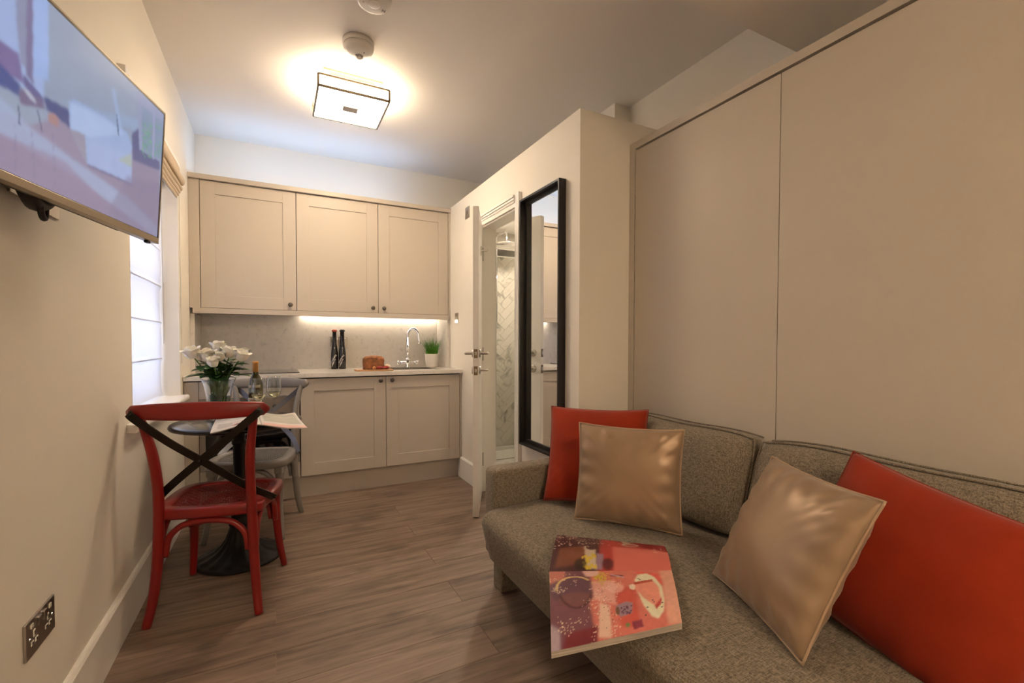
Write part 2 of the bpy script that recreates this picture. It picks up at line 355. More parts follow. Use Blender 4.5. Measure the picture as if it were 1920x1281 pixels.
# ------------------------------------------------------------------ print canvas (flat pictures as vertex colours)
class Canvas:
    def __init__(s, nu, nv, col):
        s.nu, s.nv = nu, nv; s.a = np.zeros((nv, nu, 3)); s.a[:] = lin(col)
        s.u, s.v = np.meshgrid(np.linspace(0, 1, nu), np.linspace(0, 1, nv))
    def _blend(s, m, col, al=1.0):
        m = (m*al)[..., None]; s.a = s.a*(1-m)+np.array(lin(col))*m
    def _soft(s, m, k):
        m = m.astype(float)
        for _ in range(k):
            p = np.pad(m, 1, mode='edge'); m = (p[:-2, 1:-1]+p[2:, 1:-1]+p[1:-1, :-2]+p[1:-1, 2:]+2*p[1:-1, 1:-1])/6
        return m
    def poly(s, pts, col, soft=1, al=1.0):
        ins = np.zeros(s.u.shape, bool); n = len(pts)
        for i in range(n):
            x1, y1 = pts[i]; x2, y2 = pts[(i+1) % n]
            if abs(y1-y2) < 1e-9: continue
            c = ((y1 > s.v) != (y2 > s.v)) & (s.u < (x2-x1)*(s.v-y1)/(y2-y1)+x1); ins ^= c
        s._blend(s._soft(ins, soft), col, al)
    def ell(s, cu, cv, ru, rv, col, soft=1, al=1.0, rot=0.0):
        du, dv = s.u-cu, s.v-cv; c, q = math.cos(rot), math.sin(rot)
        s._blend(s._soft(((du*c+dv*q)/ru)**2+((-du*q+dv*c)/rv)**2 < 1, soft), col, al)
    def line(s, p, q, w, col, soft=1, al=1.0):
        p = np.array(p); q = np.array(q); d = q-p; L2 = d@d+1e-12
        t = np.clip(((s.u-p[0])*d[0]+(s.v-p[1])*d[1])/L2, 0, 1)
        s._blend(s._soft(np.hypot(s.u-p[0]-t*d[0], s.v-p[1]-t*d[1]) < w, soft), col, al)
    def dots(s, n, cu, cv, su, sv, r, col, al=1.0):
        for _ in range(n): s.ell(RNG.normal(cu, su), RNG.normal(cv, sv), r*RNG.uniform(.6, 1.2), r*RNG.uniform(.6, 1.2), col, 0, al)
    def mottle(s, cells, amt):
        g = RNG.normal(0, 1, (cells[1], cells[0])); yi = np.linspace(0, cells[1]-1, s.nv); xi = np.linspace(0, cells[0]-1, s.nu)
        r1 = np.array([np.interp(xi, range(cells[0]), row) for row in g]); r2 = np.array([np.interp(yi, range(cells[1]), r1[:, k]) for k in range(s.nu)]).T
        s.a = np.clip(s.a*(1+amt*r2[..., None]), 0, 1)
def sheet(name, cv, fn, m, parent, thick=0.0, local=False):
    """grid surface fn(u,v)->point carrying the canvas colours"""
    nu, nv = cv.nu, cv.nv
    V = [tuple(fn(i/(nu-1), j/(nv-1))) for j in range(nv) for i in range(nu)]
    F = [(j*nu+i, j*nu+i+1, (j+1)*nu+i+1, (j+1)*nu+i) for j in range(nv-1) for i in range(nu-1)]
    o = obj(name, (V, F), m, parent, smooth=True, local=local)
    at_ = o.data.color_attributes.new('print', 'FLOAT_COLOR', 'POINT')
    buf = np.ones((nu*nv, 4)); buf[:, :3] = cv.a.reshape(-1, 3); at_.data.foreach_set('color', buf.ravel())
    return o

# ================================================================== THE SHELL
ZC, YB, XW, XR, XM, YP, ZP = 2.72, 4.24, 1.928, 2.669, 2.2553, 1.9435, 2.331
YR = -2.6
# floor: base slab and planks laid across the room
fl = struct('floor', B(-0.02, XR+0.05, YR, YB+0.05, -0.08, -0.0035), 'joint')
pitch = 0.1895; y0 = 3.571
k = int((y0-YR)/pitch)+1
rows = [(y0-(i+1)*pitch, y0-i*pitch, i) for i in range(-4, k)]
for (a, b, i) in rows:
    a = max(a, YR); b = min(b, YB)
    if b-a < 0.02: continue
    cuts = [0.0, 1.258, XR] if i % 2 == 0 else [0.0, 0.53, 1.99, XR]
    for x0, x1 in zip(cuts, cuts[1:]):
        if b > YP+0.05 and x0 >= 1.99: continue
        x1 = min(x1, XW+0.06) if b > YP+0.05 else x1
        obj('plank', B(x0+0.0009, x1-0.0009, a+0.0009, b-0.0009, -0.0035, 0.0), 'oak', fl)
struct('floor_bathroom', B(XW+0.06, 3.0, YP+0.1, YB, -0.0034, 0.004), 'bathfloor')

# left wall with the window opening
WY0, WY1, WZ0, WZ1 = 2.447, 3.52, 0.80, 2.13
bm = bmesh.new()
box(bm, -0.30, 0, YR, WY0, 0, ZC); box(bm, -0.30, 0, WY1, YB+0.1, 0, ZC); box(bm, -0.30, 0, WY0, WY1, 0, WZ0-0.03); box(bm, -0.30, 0, WY0, WY1, WZ1, ZC)
struct('wall_left', bm, 'wall')
struct('wall_back', B(0, 3.0, YB, YB+0.1, 0, ZC), 'wall')
bm = bmesh.new(); box(bm, XR, XR+0.1, YR, 2.418, 0, ZC); box(bm, 2.543, XR+0.1, 2.418, YB, ZP+0.001, ZC)
struct('wall_right', bm, 'wall')
struct('wall_front', B(-0.3, XR+0.1, YR-0.1, YR, 0, ZC), 'wall')
struct('ceiling', B(-0.3, 3.0, YR, YB+0.1, ZC, ZC+0.1), 'ceil')
struct('ceiling_soffit', B(1.70, XR, YR, 1.254, 2.42, ZC), 'ceil')
# bathroom pod: side wall with a door opening, front wall, roof
DY0, DY1, DZ = 2.641, 3.20, 2.01
bm = bmesh.new()
box(bm, XW, XW+0.10, YP, DY0, 0, ZP); box(bm, XW, XW+0.10, DY1, YB, 0, ZP); box(bm, XW, XW+0.10, DY0, DY1, DZ, ZP)
struct('wall_bathroom', bm, 'wall')
struct('wall_pod', B(XW+0.10, XR, YP, YP+0.10, 0, ZP), 'wall')
struct('ceiling_bathroom', B(XW+0.10, 3.0, YP+0.10, YB, 2.25, ZP), 'bathwall')
struct('wall_shower', B(3.0, 3.1, YP, YB+0.1, 0, ZP), 'bathwall')
struct('wall_bathroom_end', B(XR, 3.0, YP, YP+0.10, 0, ZP), 'bathwall')
# baseboards
def skirting(name, x0, x1, y0, y1, h, side):
    bm = bmesh.new()
    if side == 'x+':
        prof = [(0, 0), (0.018, 0), (0.018, h-0.012), (0.013, h-0.004), (0.009, h), (0, h)]
        vs = [[bm.verts.new((x0+px, yy, pz)) for px, pz in prof] for yy in (y0, y1)]
    else:
        prof = [(0, 0), (-0.018, 0), (-0.018, h-0.012), (-0.013, h-0.004), (-0.009, h), (0, h)]
        vs = [[bm.verts.new((x0+px, yy, pz)) for px, pz in prof] for yy in (y0, y1)]
    n = len(prof)
    for k in range(n): bm.faces.new((vs[0][k], vs[0][(k+1) % n], vs[1][(k+1) % n], vs[1][k]))
    bm.faces.new(vs[0]); bm.faces.new(vs[1][::-1]); bmesh.ops.recalc_face_normals(bm, faces=bm.faces)
    return struct(name, bm, 'trim')
skirting('baseboard_left', 0, 0, YR, 3.60, 0.180, 'x+')
skirting('baseboard_bathroom', XW, 0, DY1+0.075, 3.67, 0.172, 'x-')
skirting('baseboard_pod', XW, 0, YP, DY0-0.075, 0.172, 'x-')
# window sill board with a rounded nose
bm = bmesh.new(); box(bm, -0.16, 0.045, 2.33, 3.555, 0.768, 0.80)
bmesh.ops.bevel(bm, geom=[e for e in bm.edges if all(v.co.x > 0 for v in e.verts)], offset=0.013, segments=4, profile=0.5, affect='EDGES')
# keep the board inside the opening behind the wall face
for v in bm.verts:
    if v.co.x < -0.01: v.co.y = min(max(v.co.y, WY0), WY1)
struct('trim_1', bm, 'trim')
# window: frame, meeting rail, panes, behind the sheer blind
w1 = struct('window_1', merge(B(-0.24, -0.19, WY0, WY0+0.06, WZ0-0.03, WZ1), B(-0.24, -0.19, WY1-0.06, WY1, WZ0-0.03, WZ1), B(-0.24, -0.19, WY0, WY1, WZ0-0.03, WZ0+0.05), B(-0.24, -0.19, WY0, WY1, WZ1-0.06, WZ1), B(-0.24, -0.19, WY0, WY1, 1.44, 1.49)), 'trim')
obj('pane', B(-0.217, -0.213, WY0+0.06, WY1-0.06, WZ0+0.05, 1.44), 'pane', w1); obj('pane', B(-0.217, -0.213, WY0+0.06, WY1-0.06, 1.49, WZ1-0.06), 'pane', w1)
pl = bpy.data.lights.new('window_portal', 'AREA'); pl.shape = 'RECTANGLE'; pl.size = WY1-WY0; pl.size_y = WZ1-WZ0; pl.cycles.is_portal = True
po = bpy.data.objects.new('window_portal', pl); C.objects.link(po); po.location = (-0.29, (WY0+WY1)/2, (WZ0+WZ1)/2); po.rotation_euler = (0, math.radians(-90), 0)
# door casing and lining
def casing_run(bm, a, b, w, axis):
    """moulded strip on the x=XW face; axis 'z' upright between heights a..b at y w0..w1, or 'y' head"""
    for (f0, f1, d) in ((0, 1, 0.012), (0.0, 0.18, 0.024), (0.24, 0.40, 0.020), (0.50, 0.62, 0.017)):
        if axis == 'z':
            y0_, y1_ = w; o_ = y0_+(y1_-y0_)*f0; p_ = y0_+(y1_-y0_)*f1; box(bm, XW-d, XW, min(o_, p_), max(o_, p_), a, b)
        else:
            z0_, z1_ = w; o_ = z1_+(z0_-z1_)*f0; p_ = z1_+(z0_-z1_)*f1; box(bm, XW-d, XW, a, b, min(o_, p_), max(o_, p_))
bm = bmesh.new(); casing_run(bm, 0, DZ+0.078, (DY0-0.073, DY0), 'z'); casing_run(bm, 0, DZ+0.078, (DY1+0.075, DY1), 'z'); casing_run(bm, DY0, DY1, (DZ, DZ+0.078), 'y')
struct('trim_2', bm, 'trim')
bm = bmesh.new(); box(bm, XW, XW+0.112, DY0-0.001, DY0+0.012, 0, DZ); box(bm, XW, XW+0.112, DY1-0.012, DY1+0.001, 0, DZ); box(bm, XW, XW+0.112, DY0, DY1, DZ-0.012, DZ+0.001)
struct('trim_3', bm, 'trim')

# ================================================================== LAMPS
def ceiling_lamp(x, y, zt, label, group, pane='lampglass'):
    t = thing('ceiling_lamp', label, 'ceiling lamp', (x, y, zt), group=group)
    h = 0.199; z1 = zt-0.060; z0 = zt-0.124
    obj('ceiling_plate', B(x-0.17, x+0.17, y-0.17, y+0.17, zt-0.012, zt-0.0005, bev=0.003), 'bronze', t)
    obj('lamp_body', B(x-0.13, x+0.13, y-0.13, y+0.13, z1, zt-0.012), 'white_plastic', t)
    g = h-0.003
    obj('bottom_pane', B(x-g, x+g, y-g, y+g, z0+0.001, z0+0.004), pane, t)
    for (a, b, c, d) in ((x-g, x+g, y-g, y-g+0.003), (x-g, x+g, y+g-0.003, y+g), (x-g, x-g+0.003, y-g, y+g), (x+g-0.003, x+g, y-g, y+g)):
        obj('side_pane', B(a, b, c, d, z0+0.005, z1), pane+'_side', t)
    bm = bmesh.new(); e = 0.0055
    for z in (z0, z1):
        for s in (-1, 1):
            box(bm, x-h, x+h, y+s*h-e, y+s*h+e, z-e, z+e); box(bm, x+s*h-e, x+s*h+e, y-h, y+h, z-e, z+e)
    for sx in (-1, 1):
        for sy in (-1, 1): box(bm, x+sx*h-e, x+sx*h+e, y+sy*h-e, y+sy*h+e, z0, z1)
    obj('metal_frame', bm, 'bronze', t)
    obj('finial_plate', B(x-0.044, x+0.044, y-0.033, y+0.033, z0-0.008, z0+0.001, bev=0.001), 'finial', t)
ceiling_lamp(0.965, 3.045, ZC, 'lit square opal glass ceiling lamp with thin bronze frame above the kitchen floor', 'ceiling lamps')
ceiling_lamp(1.10, -1.75, ZC, 'lit square opal glass ceiling lamp behind the camera, beside the dropped soffit', 'ceiling lamps', 'lampglass_dim')

# ================================================================== KITCHEN
YU, YL, YC = 3.9056, 3.6172, 3.596
def shaker_door(parent, x0, x1, z0, z1, yf, th=0.020, fr=0.09, knob=None):
    """door with frame and recessed panel; face at yf"""
    g = 0.0020; x0 += g; x1 -= g; z0 += g; z1 -= g
    bm = bmesh.new()
    box(bm, x0, x0+fr, yf, yf+th, z0, z1, bev=0.0012, seg=1); box(bm, x1-fr, x1, yf, yf+th, z0, z1, bev=0.0012, seg=1)
    box(bm, x0+fr-0.001, x1-fr+0.001, yf+0.0004, yf+th, z0, z0+fr, bev=0.0012, seg=1); box(bm, x0+fr-0.001, x1-fr+0.001, yf+0.0004, yf+th, z1-fr, z1, bev=0.0012, seg=1)
    d = obj('door', bm, 'cab', parent)
    sub('door_panel', B(x0+fr-0.002, x1-fr+0.002, yf+0.007, yf+th-0.002, z0+fr-0.002, z1-fr+0.002), 'cab', d)
    if knob:
        kx, kz = knob
        kb = lathe([(0.0, 0.0), (0.009, 0.0), (0.0075, 0.004), (0.006, 0.010), (0.0085, 0.014), (0.0155, 0.018), (0.0170, 0.0235), (0.0150, 0.028), (0.008, 0.0305), (0, 0.031)], 20)
        xf(kb, Matrix.Translation((kx, yf, kz)) @ Matrix.Rotation(math.radians(90), 4, 'X'))
        sub('knob', kb, 'knob', d, smooth=True)
    return d
# plinth, filler, end panel
tag(obj('kickboard', B(0.002, 1.926, 3.669, 3.687, 0.0, 0.160), 'cab'), 'greige kickboard running along the floor under the base cabinets', 'kickboard')
oc = thing('oven_cabinet', 'greige oven housing cabinet with a false drawer front, left of the sink cabinet', 'cabinet', (0.35, 3.9, 0))
obj('body', B(0.002, 0.688, 3.64, 4.21, 0.163, 0.879), 'cabgap', oc)
obj('filler_panel', B(0.003, 0.081, YL, 3.64, 0.163, 0.872), 'cab', oc)
obj('drawer_front', B(0.084, 0.686, YL, YL+0.02, 0.757, 0.872, bev=0.001), 'cab', oc)
obj('lower_panel', B(0.084, 0.686, YL, YL+0.02, 0.165, 0.272, bev=0.001), 'cab', oc)
ov = thing('built_in_oven', 'black glass built-in oven with steel fascia behind the grey chair', 'oven', (0.385, 3.62, 0.275))
obj('steel_frame', merge(B(0.086, 0.118, YL-0.004, YL+0.020, 0.276, 0.753), B(0.656, 0.684, YL-0.004, YL+0.020, 0.276, 0.753), B(0.118, 0.656, YL-0.004, YL+0.020, 0.276, 0.296)), 'oven_steel', ov)
obj('control_panel', B(0.118, 0.656, YL-0.006, YL+0.020, 0.612, 0.753, bev=0.001), 'oven_steel', ov)
obj('glass_door', B(0.120, 0.654, YL-0.018, YL+0.020, 0.298, 0.606, bev=0.002), 'black_glass', ov)
hb = tube([(0.17, YL-0.045, 0.568), (0.60, YL-0.045, 0.568)], 0.008, 12)
hb = merge(hb, B(0.18, 0.19, YL-0.045, YL-0.016, 0.562, 0.574), B(0.58, 0.59, YL-0.045, YL-0.016, 0.562, 0.574)); obj('handle', hb, 'oven_steel', ov)
for kx in (0.24, 0.32, 0.45, 0.53):
    obj('control_knob', xf(lathe([(0, 0), (0.017, 0), (0.016, 0.014), (0.013, 0.018), (0, 0.018)], 18), Matrix.Translation((kx, YL-0.006, 0.685)) @ Matrix.Rotation(math.radians(90), 4, 'X')), 'black', ov, smooth=True)
sc = thing('sink_cabinet', 'greige double-door base cabinet under the sink with two pewter knobs', 'cabinet', (1.3, 3.9, 0))
obj('body', merge(B(0.690, 0.708, 3.64, 4.21, 0.163, 0.879), B(1.890, 1.908, 3.64, 4.21, 0.163, 0.879), B(0.708, 1.89, 3.64, 4.21, 0.163, 0.181), B(0.708, 1.89, 3.641, 3.66, 0.86, 0.879)), 'cabgap', sc)
shaker_door(sc, 0.690, 1.2977, 0.163, 0.873, YL, knob=(1.254, 0.842)); shaker_door(sc, 1.2977, 1.9076, 0.163, 0.873, YL, knob=(1.342, 0.842))
obj('end_panel', B(1.911, 1.9265, YL+0.004, 4.21, 0.161, 0.879), 'cab', sc)
# worktop with a sink cut-out
SX0, SX1, SY0, SY1 = 1.40, 1.76, 3.76, 4.10
bm = bmesh.new()
box(bm, 0.002, SX0, YC, 4.222, 0.881, 0.910); box(bm, SX1, 1.926, YC, 4.222, 0.881, 0.910); box(bm, SX0, SX1, YC, SY0, 0.881, 0.910); box(bm, SX0, SX1, SY1, 4.222, 0.881, 0.910)
bmesh.ops.remove_doubles(bm, verts=bm.verts, dist=0.0001)
tag(obj('worktop', bm, 'quartz'), 'pale quartz worktop along the back wall with a sink cut-out', 'worktop')
sk = thing('sink', 'inset steel sink bowl in the quartz worktop below the chrome tap', 'sink', (1.58, 3.93, 0.74))
bm = bmesh.new(); t_ = 0.004
box(bm, SX0+0.002, SX0+0.006, SY0+0.002, SY1-0.002, 0.74, 0.908); box(bm, SX1-0.006, SX1-0.002, SY0+0.002, SY1-0.002, 0.74, 0.908); box(bm, SX0+0.006, SX1-0.006, SY0+0.002, SY0+0.006, 0.74, 0.908); box(bm, SX0+0.006, SX1-0.006, SY1-0.006, SY1-0.002, 0.74, 0.908); box(bm, SX0+0.002, SX1-0.002, SY0+0.002, SY1-0.002, 0.736, 0.74)
obj('bowl', bm, 'sink', sk)
bm = bmesh.new()
for a in ((SX0-0.012, SX1+0.012, SY0-0.012, SY0+0.004), (SX0-0.012, SX1+0.012, SY1-0.004, SY1+0.012), (SX0-0.012, SX0+0.004, SY0+0.004, SY1-0.004), (SX1-0.004, SX1+0.012, SY0+0.004, SY1-0.004)): box(bm, *a, 0.9102, 0.9135)
obj('rim', bm, 'sink', sk); obj('waste', lathe([(0, 0), (0.04, 0), (0.038, 0.003), (0, 0.002)], 24, 1.58, 3.93, 0.7402), 'chrome', sk, smooth=True)
# backsplash and side return
tag(obj('backsplash', B(0.002, 1.926, 4.222, 4.239, 0.9105, 1.372), 'quartz'), 'pale speckled quartz backsplash between worktop and wall cabinets', 'backsplash')
tag(obj('side_upstand', B(1.902, 1.9265, 3.915, 4.221, 0.9105, 1.337), 'quartz'), 'quartz side return panel beside the potted grass', 'upstand')
tag(obj('side_upstand', B(0.0015, 0.028, 3.915, 4.221, 0.9105, 1.337), 'quartz'), 'quartz side return panel behind the roses by the window', 'upstand')
# ceramic hob
hob = thing('ceramic_hob', 'flat black glass hob set on the worktop left of the bottles', 'hob', (0.385, 3.93, 0.91))
obj('glass_plate', B(0.10, 0.690, 3.70, 4.19, 0.9103, 0.916, bev=0.0015), 'black_glass', hob)
for q, (hx, hy, hr) in enumerate(((0.24, 3.82, 0.08), (0.24, 4.06, 0.10), (0.53, 3.82, 0.10), (0.53, 4.06, 0.08))):
    obj('cooking_zone', lathe([(hr-0.003, 0), (hr, 0), (hr, 0.0003), (hr-0.003, 0.0003), (hr-0.003, 0)], 40, hx, hy, 0.9161, close=False), 'nickel', hob)
# wall cabinets
wc = thing('wall_cabinet', 'single-door greige wall cabinet above the hob, nearest the window', 'cabinet', (0.37, 4.07, 1.36))
obj('body', B(0.002, 0.683, YU+0.022, 4.238, 1.378, 2.283), 'cabgap', wc)
obj('filler_panel', B(0.0015, 0.0655, YU, YU+0.022, 1.3785, 2.283), 'cab', wc)
shaker_door(wc, 0.067, 0.684, 1.3785, 2.283, YU, knob=(0.640, 1.421))
obj('extractor', B(0.08, 0.66, 3.98, 4.20, 1.352, 1.378), 'oven_steel', wc)
wd = thing('wall_cabinet', 'double-door greige wall cabinet above the sink with an LED strip below', 'cabinet', (1.3, 4.07, 1.36))
obj('body', B(0.685, 1.907, YU+0.022, 4.238, 1.378, 2.283), 'cabgap', wd)
shaker_door(wd, 0.684, 1.2978, 1.3785, 2.283, YU, knob=(1.252, 1.419)); shaker_door(wd, 1.2978, 1.9074, 1.3785, 2.283, YU, knob=(1.342, 1.419))
obj('end_panel', B(1.9085, 1.9265, YU-0.002, 4.238, 1.3395, 2.284), 'cab', wd)
tag(obj('cornice_board', B(0.0015, 1.9265, YU-0.022, 4.10, 2.2845, 2.318, bev=0.001), 'cab'), 'greige cornice board along the top of the wall cabinets', 'cornice')
tag(obj('light_pelmet', B(0.020, 1.9070, YU-0.018, YU+0.020, 1.3395, 1.3775, bev=0.001), 'cab'), 'greige pelmet rail along the underside of the wall cabinets', 'pelmet')
st = thing('led_strip', 'lit warm LED strip under the double-door wall cabinet', 'light strip', (1.3, 4.15, 1.37))
obj('channel', B(0.72, 1.895, 4.168, 4.204, 1.368, 1.3775), 'nickel', st); obj('diffuser', B(0.722, 1.893, 4.170, 4.202, 1.362, 1.3678), 'led_under', st)
st = thing('led_strip', 'lit cool white LED strip lying on top of the wall cabinets', 'light strip', (0.95, 4.15, 2.32))
obj('channel', B(0.10, 1.55, 3.945, 3.975, 2.3185, 2.328), 'nickel', st); obj('diffuser', B(0.102, 1.548, 3.947, 3.973, 2.3282, 2.334), 'led_top', st)
# chrome tap
tp = thing('kitchen_tap', 'chrome swan-neck mixer tap with cross handles behind the sink', 'tap', (1.606, 4.165, 0.91))
obj('base', lathe([(0, 0), (0.026, 0), (0.026, 0.006), (0.019, 0.010), (0.019, 0.055), (0.022, 0.060), (0.022, 0.078), (0.015, 0.086), (0, 0.088)], 24, 1.606, 4.165, 0.910), 'chrome', tp, smooth=True)
obj('crossbar', tube([(1.535, 4.165, 0.952), (1.677, 4.165, 0.952)], 0.016, 16), 'chrome', tp, smooth=True)
for s in (-1, 1):
    hx = 1.606+s*0.072
    obj('tap_handle', merge(tube([(hx, 4.165, 0.952), (hx+s*0.022, 4.165, 0.952)], 0.020, 16), tube([(hx+s*0.012, 4.165, 0.952), (hx+s*0.018, 4.12, 0.968)], [0.006, 0.0045], 10)), 'chrome', tp, smooth=True)
sp = [(1.606, 4.165, 0.995), (1.606, 4.165, 1.185)]
for q in range(13):
    a = math.pi*(q/12)*1.03; sp.append((1.606+0.043*(1-math.cos(a)), 4.165-0.033*(1-math.cos(a)), 1.185+0.075*math.sin(a)))
e_ = Vector(sp[-1]); sp += [(e_.x+0.004, e_.y-0.003, e_.z-0.03), (e_.x+0.006, e_.y-0.005, e_.z-0.055)]
obj('spout', tube(sp, 0.0125, 14), 'chrome', tp, smooth=True)

# wall plates ---------------------------------------------------
def double_socket(label, frame, w=0.150, h=0.090):
    """frame: 4x4 placing local x right, z up, -y towards the room"""
    t = thing('double_socket', label, 'wall socket', frame.to_translation(), frame.to_3x3().to_4x4(), group='double sockets')
    bm = B(-w/2, w/2, -0.006, 0, -h/2, h/2, bev=0.0015); obj('face_plate', bm, 'nickel', t, local=True)
    for s in (-1, 1):
        obj('rocker_switch', B(s*0.014-0.0085, s*0.014+0.0085, -0.011, -0.005, 0.014, 0.036, bev=0.0015), 'white_plastic' if w < 0.149 else 'oven_steel', t, local=True)
        obj('indicator', B(s*0.050-0.006, s*0.050+0.006, -0.0075, -0.005, 0.024, 0.034), 'white_plastic', t, local=True)
        cx = s*0.038
        for (px, pz, pw, ph) in ((cx, 0.006, 0.005, 0.009), (cx-0.011, -0.014, 0.007, 0.0055), (cx+0.011, -0.014, 0.007, 0.0055)):
            pin = obj('pin_surround', B(px-pw, px+pw, -0.0072, -0.005, pz-ph, pz+ph, bev=0.001, seg=1), 'white_plastic', t, local=True)
            q_ = obj('pin_slot', B(-pw*.45, pw*.45, -0.0016, -0.0008, -ph*.5, ph*.5), 'black', pin, local=True)
        obj('plate_screw', xf(lathe([(0, 0), (0.0035, 0), (0.003, 0.001), (0, 0.0012)], 12), Matrix.Translation((s*0.061, -0.006, 0)) @ Matrix.Rotation(math.radians(90), 4, 'X')), 'chrome', t, local=True)
    return t
double_socket('brushed steel double socket low on the left wall above the baseboard', Matrix.Translation((0.0005, 1.559, 0.416)) @ Matrix.Rotation(math.radians(90), 4, 'Z'), 0.158, 0.090)
double_socket('steel double socket on the quartz backsplash behind the two dark bottles', Matrix.Translation((1.022, 4.2215, 1.142)), 0.147, 0.086)
sw = thing('card_switch', 'small steel isolator switch with a lit window beside the wall cabinet', 'switch', (XW, 3.737, 1.345), Matrix.Rotation(math.radians(-90), 4, 'Z'))
obj('face_plate', B(-0.038, 0.038, -0.006, 0, -0.045, 0.045, bev=0.001), 'nickel', sw, local=True); obj('lit_window', B(-0.028, 0.028, -0.0075, -0.005, -0.040, -0.014), 'indicator', sw, local=True)
obj('rocker_switch', B(-0.011, 0.011, -0.010, -0.005, -0.008, 0.014, bev=0.001), 'white_plastic', sw, local=True)
sw = thing('fan_switch', 'steel fan isolator plate high on the bathroom wall above the open door', 'switch', (XW, 3.489, 2.187), Matrix.Rotation(math.radians(-90), 4, 'Z'))
obj('face_plate', B(-0.043, 0.043, -0.006, 0, -0.045, 0.045, bev=0.001), 'nickel', sw, local=True); obj('rocker_switch', B(-0.010, 0.010, -0.010, -0.005, -0.012, 0.012, bev=0.001), 'oven_steel', sw, local=True)

# ================================================================== BATHROOM BEHIND THE DOOR
tw = struct('wall_tiled', B(XW+0.10, 3.0, YB-0.022, YB-0.002, 0.0, 2.25), 'grout')
tl, tsw = 0.225, 0.075
tile_me = None; cnt = 0
ang = math.radians(45)
for i in range(-26, 27):
    for j in range(-30, 31):
        # herringbone lattice in tile-width units: horizontal brick at (i*?), vertical partner
        for kind in (0, 1):
            # basis for 3:1 herringbone
            bx = i*1.0 + j*3.0; by = i*1.0 - j*3.0
            px, pz = (bx+1.5, by+0.5) if kind == 0 else (bx+0.5+3.0, by+1.5-0.0)
            if kind == 1: px, pz = bx+3.5, by-0.5+0.0
            hx, hz = (1.5, 0.5) if kind == 0 else (0.5, 1.5)
            lx, lz = px*tsw, pz*tsw
            X = 2.62 + lx*math.cos(ang) - lz*math.sin(ang); Z = 1.05 + lx*math.sin(ang) + lz*math.cos(ang)
            if not (2.36 < X < 2.90 and 0.10 < Z < 2.10): continue
            if tile_me is None:
                bm = bmesh.new(); box(bm, -tl/2+0.0012, tl/2-0.0012, -0.003, 0.003, -tsw/2+0.0012, tsw/2-0.0012, bev=0.001, seg=1)
                tile_me = bpy.data.meshes.new('tile'); bm.to_mesh(tile_me); bm.free(); tile_me.materials.append(M['marble'])
            o = bpy.data.objects.new('tile', tile_me); C.objects.link(o); o.parent = tw
            o.location = Vector((X, YB-0.0245, Z)) - WL[tw.name]; o.rotation_euler = (0, -(ang if kind == 0 else ang+math.pi/2), 0); cnt += 1
tr = thing('shower_tray', 'white shower tray seen through the bathroom door', 'shower tray', (2.5, 3.9, 0))
obj('basin', merge(B(2.2, 3.0, 3.64, YB-0.03, 0.004, 0.045), B(2.2, 3.0, YB-0.075, YB-0.03, 0.045, 0.075), B(2.2, 3.0, 3.64, 3.685, 0.045, 0.075), B(2.2, 2.245, 3.685, YB-0.075, 0.045, 0.075)), 'tray', tr)
se = thing('shower_screen', 'chrome framed glass shower screen seen through the bathroom door', 'shower screen', (2.5, 3.66, 0.075))
obj('post', B(2.232, 2.262, 3.645, 3.675, 0.0755, 1.955, bev=0.002), 'chrome', se); obj('header_rail', merge(B(2.262, 3.0, 3.640, 3.680, 1.895, 1.955, bev=0.003), B(2.262, 3.0, 3.634, 3.642, 1.915, 1.925)), 'chrome', se)
obj('bottom_rail', B(2.262, 3.0, 3.645, 3.675, 0.0755, 0.095), 'chrome', se); obj('glass_panel', B(2.262, 3.0, 3.657, 3.663, 0.095, 1.895), 'pane', se)
sh = thing('rain_shower', 'round chrome rain shower head on a curved arm inside the shower', 'shower', (2.50, 3.95, 2.05))
obj('arm', tube(smooth_path([(2.51, 4.21, 2.03), (2.51, 4.205, 2.14), (2.51, 4.18, 2.19), (2.51, 4.10, 2.20), (2.51, 3.99, 2.20), (2.51, 3.955, 2.18), (2.51, 3.95, 2.11)], 5), 0.011, 10), 'chrome', sh, smooth=True)
obj('head', lathe([(0, 0), (0.105, 0), (0.11, 0.004), (0.105, 0.010), (0.03, 0.018), (0.018, 0.032), (0, 0.034)], 32, 2.51, 3.95, 2.076), 'chrome', sh, smooth=True)
obj('wall_bar', tube([(2.34, 4.17, 2.06), (2.60, 4.17, 2.06)], 0.009, 10), 'chrome', sh, smooth=True)
obj('wall_bracket', merge(tube([(2.51, 4.212, 2.06), (2.51, 4.17, 2.06)], 0.014, 12), tube([(2.51, 4.17, 1.3), (2.51, 4.17, 2.06)], 0.009, 10)), 'chrome', sh, smooth=True)
bl = thing('downlight', 'lit round downlight in the bathroom ceiling', 'downlight', (2.45, 3.55, 2.24))
obj('bezel', lathe([(0.065, 0), (0.085, 0), (0.085, 0.008), (0.065, 0.008), (0.065, 0)], 28, 2.45, 3.55, 2.2415, close=False), 'chrome', bl); obj('lens', lathe([(0, 0), (0.064, 0), (0.064, 0.004), (0, 0.004)], 28, 2.45, 3.55, 2.2455), 'bathlight', bl)

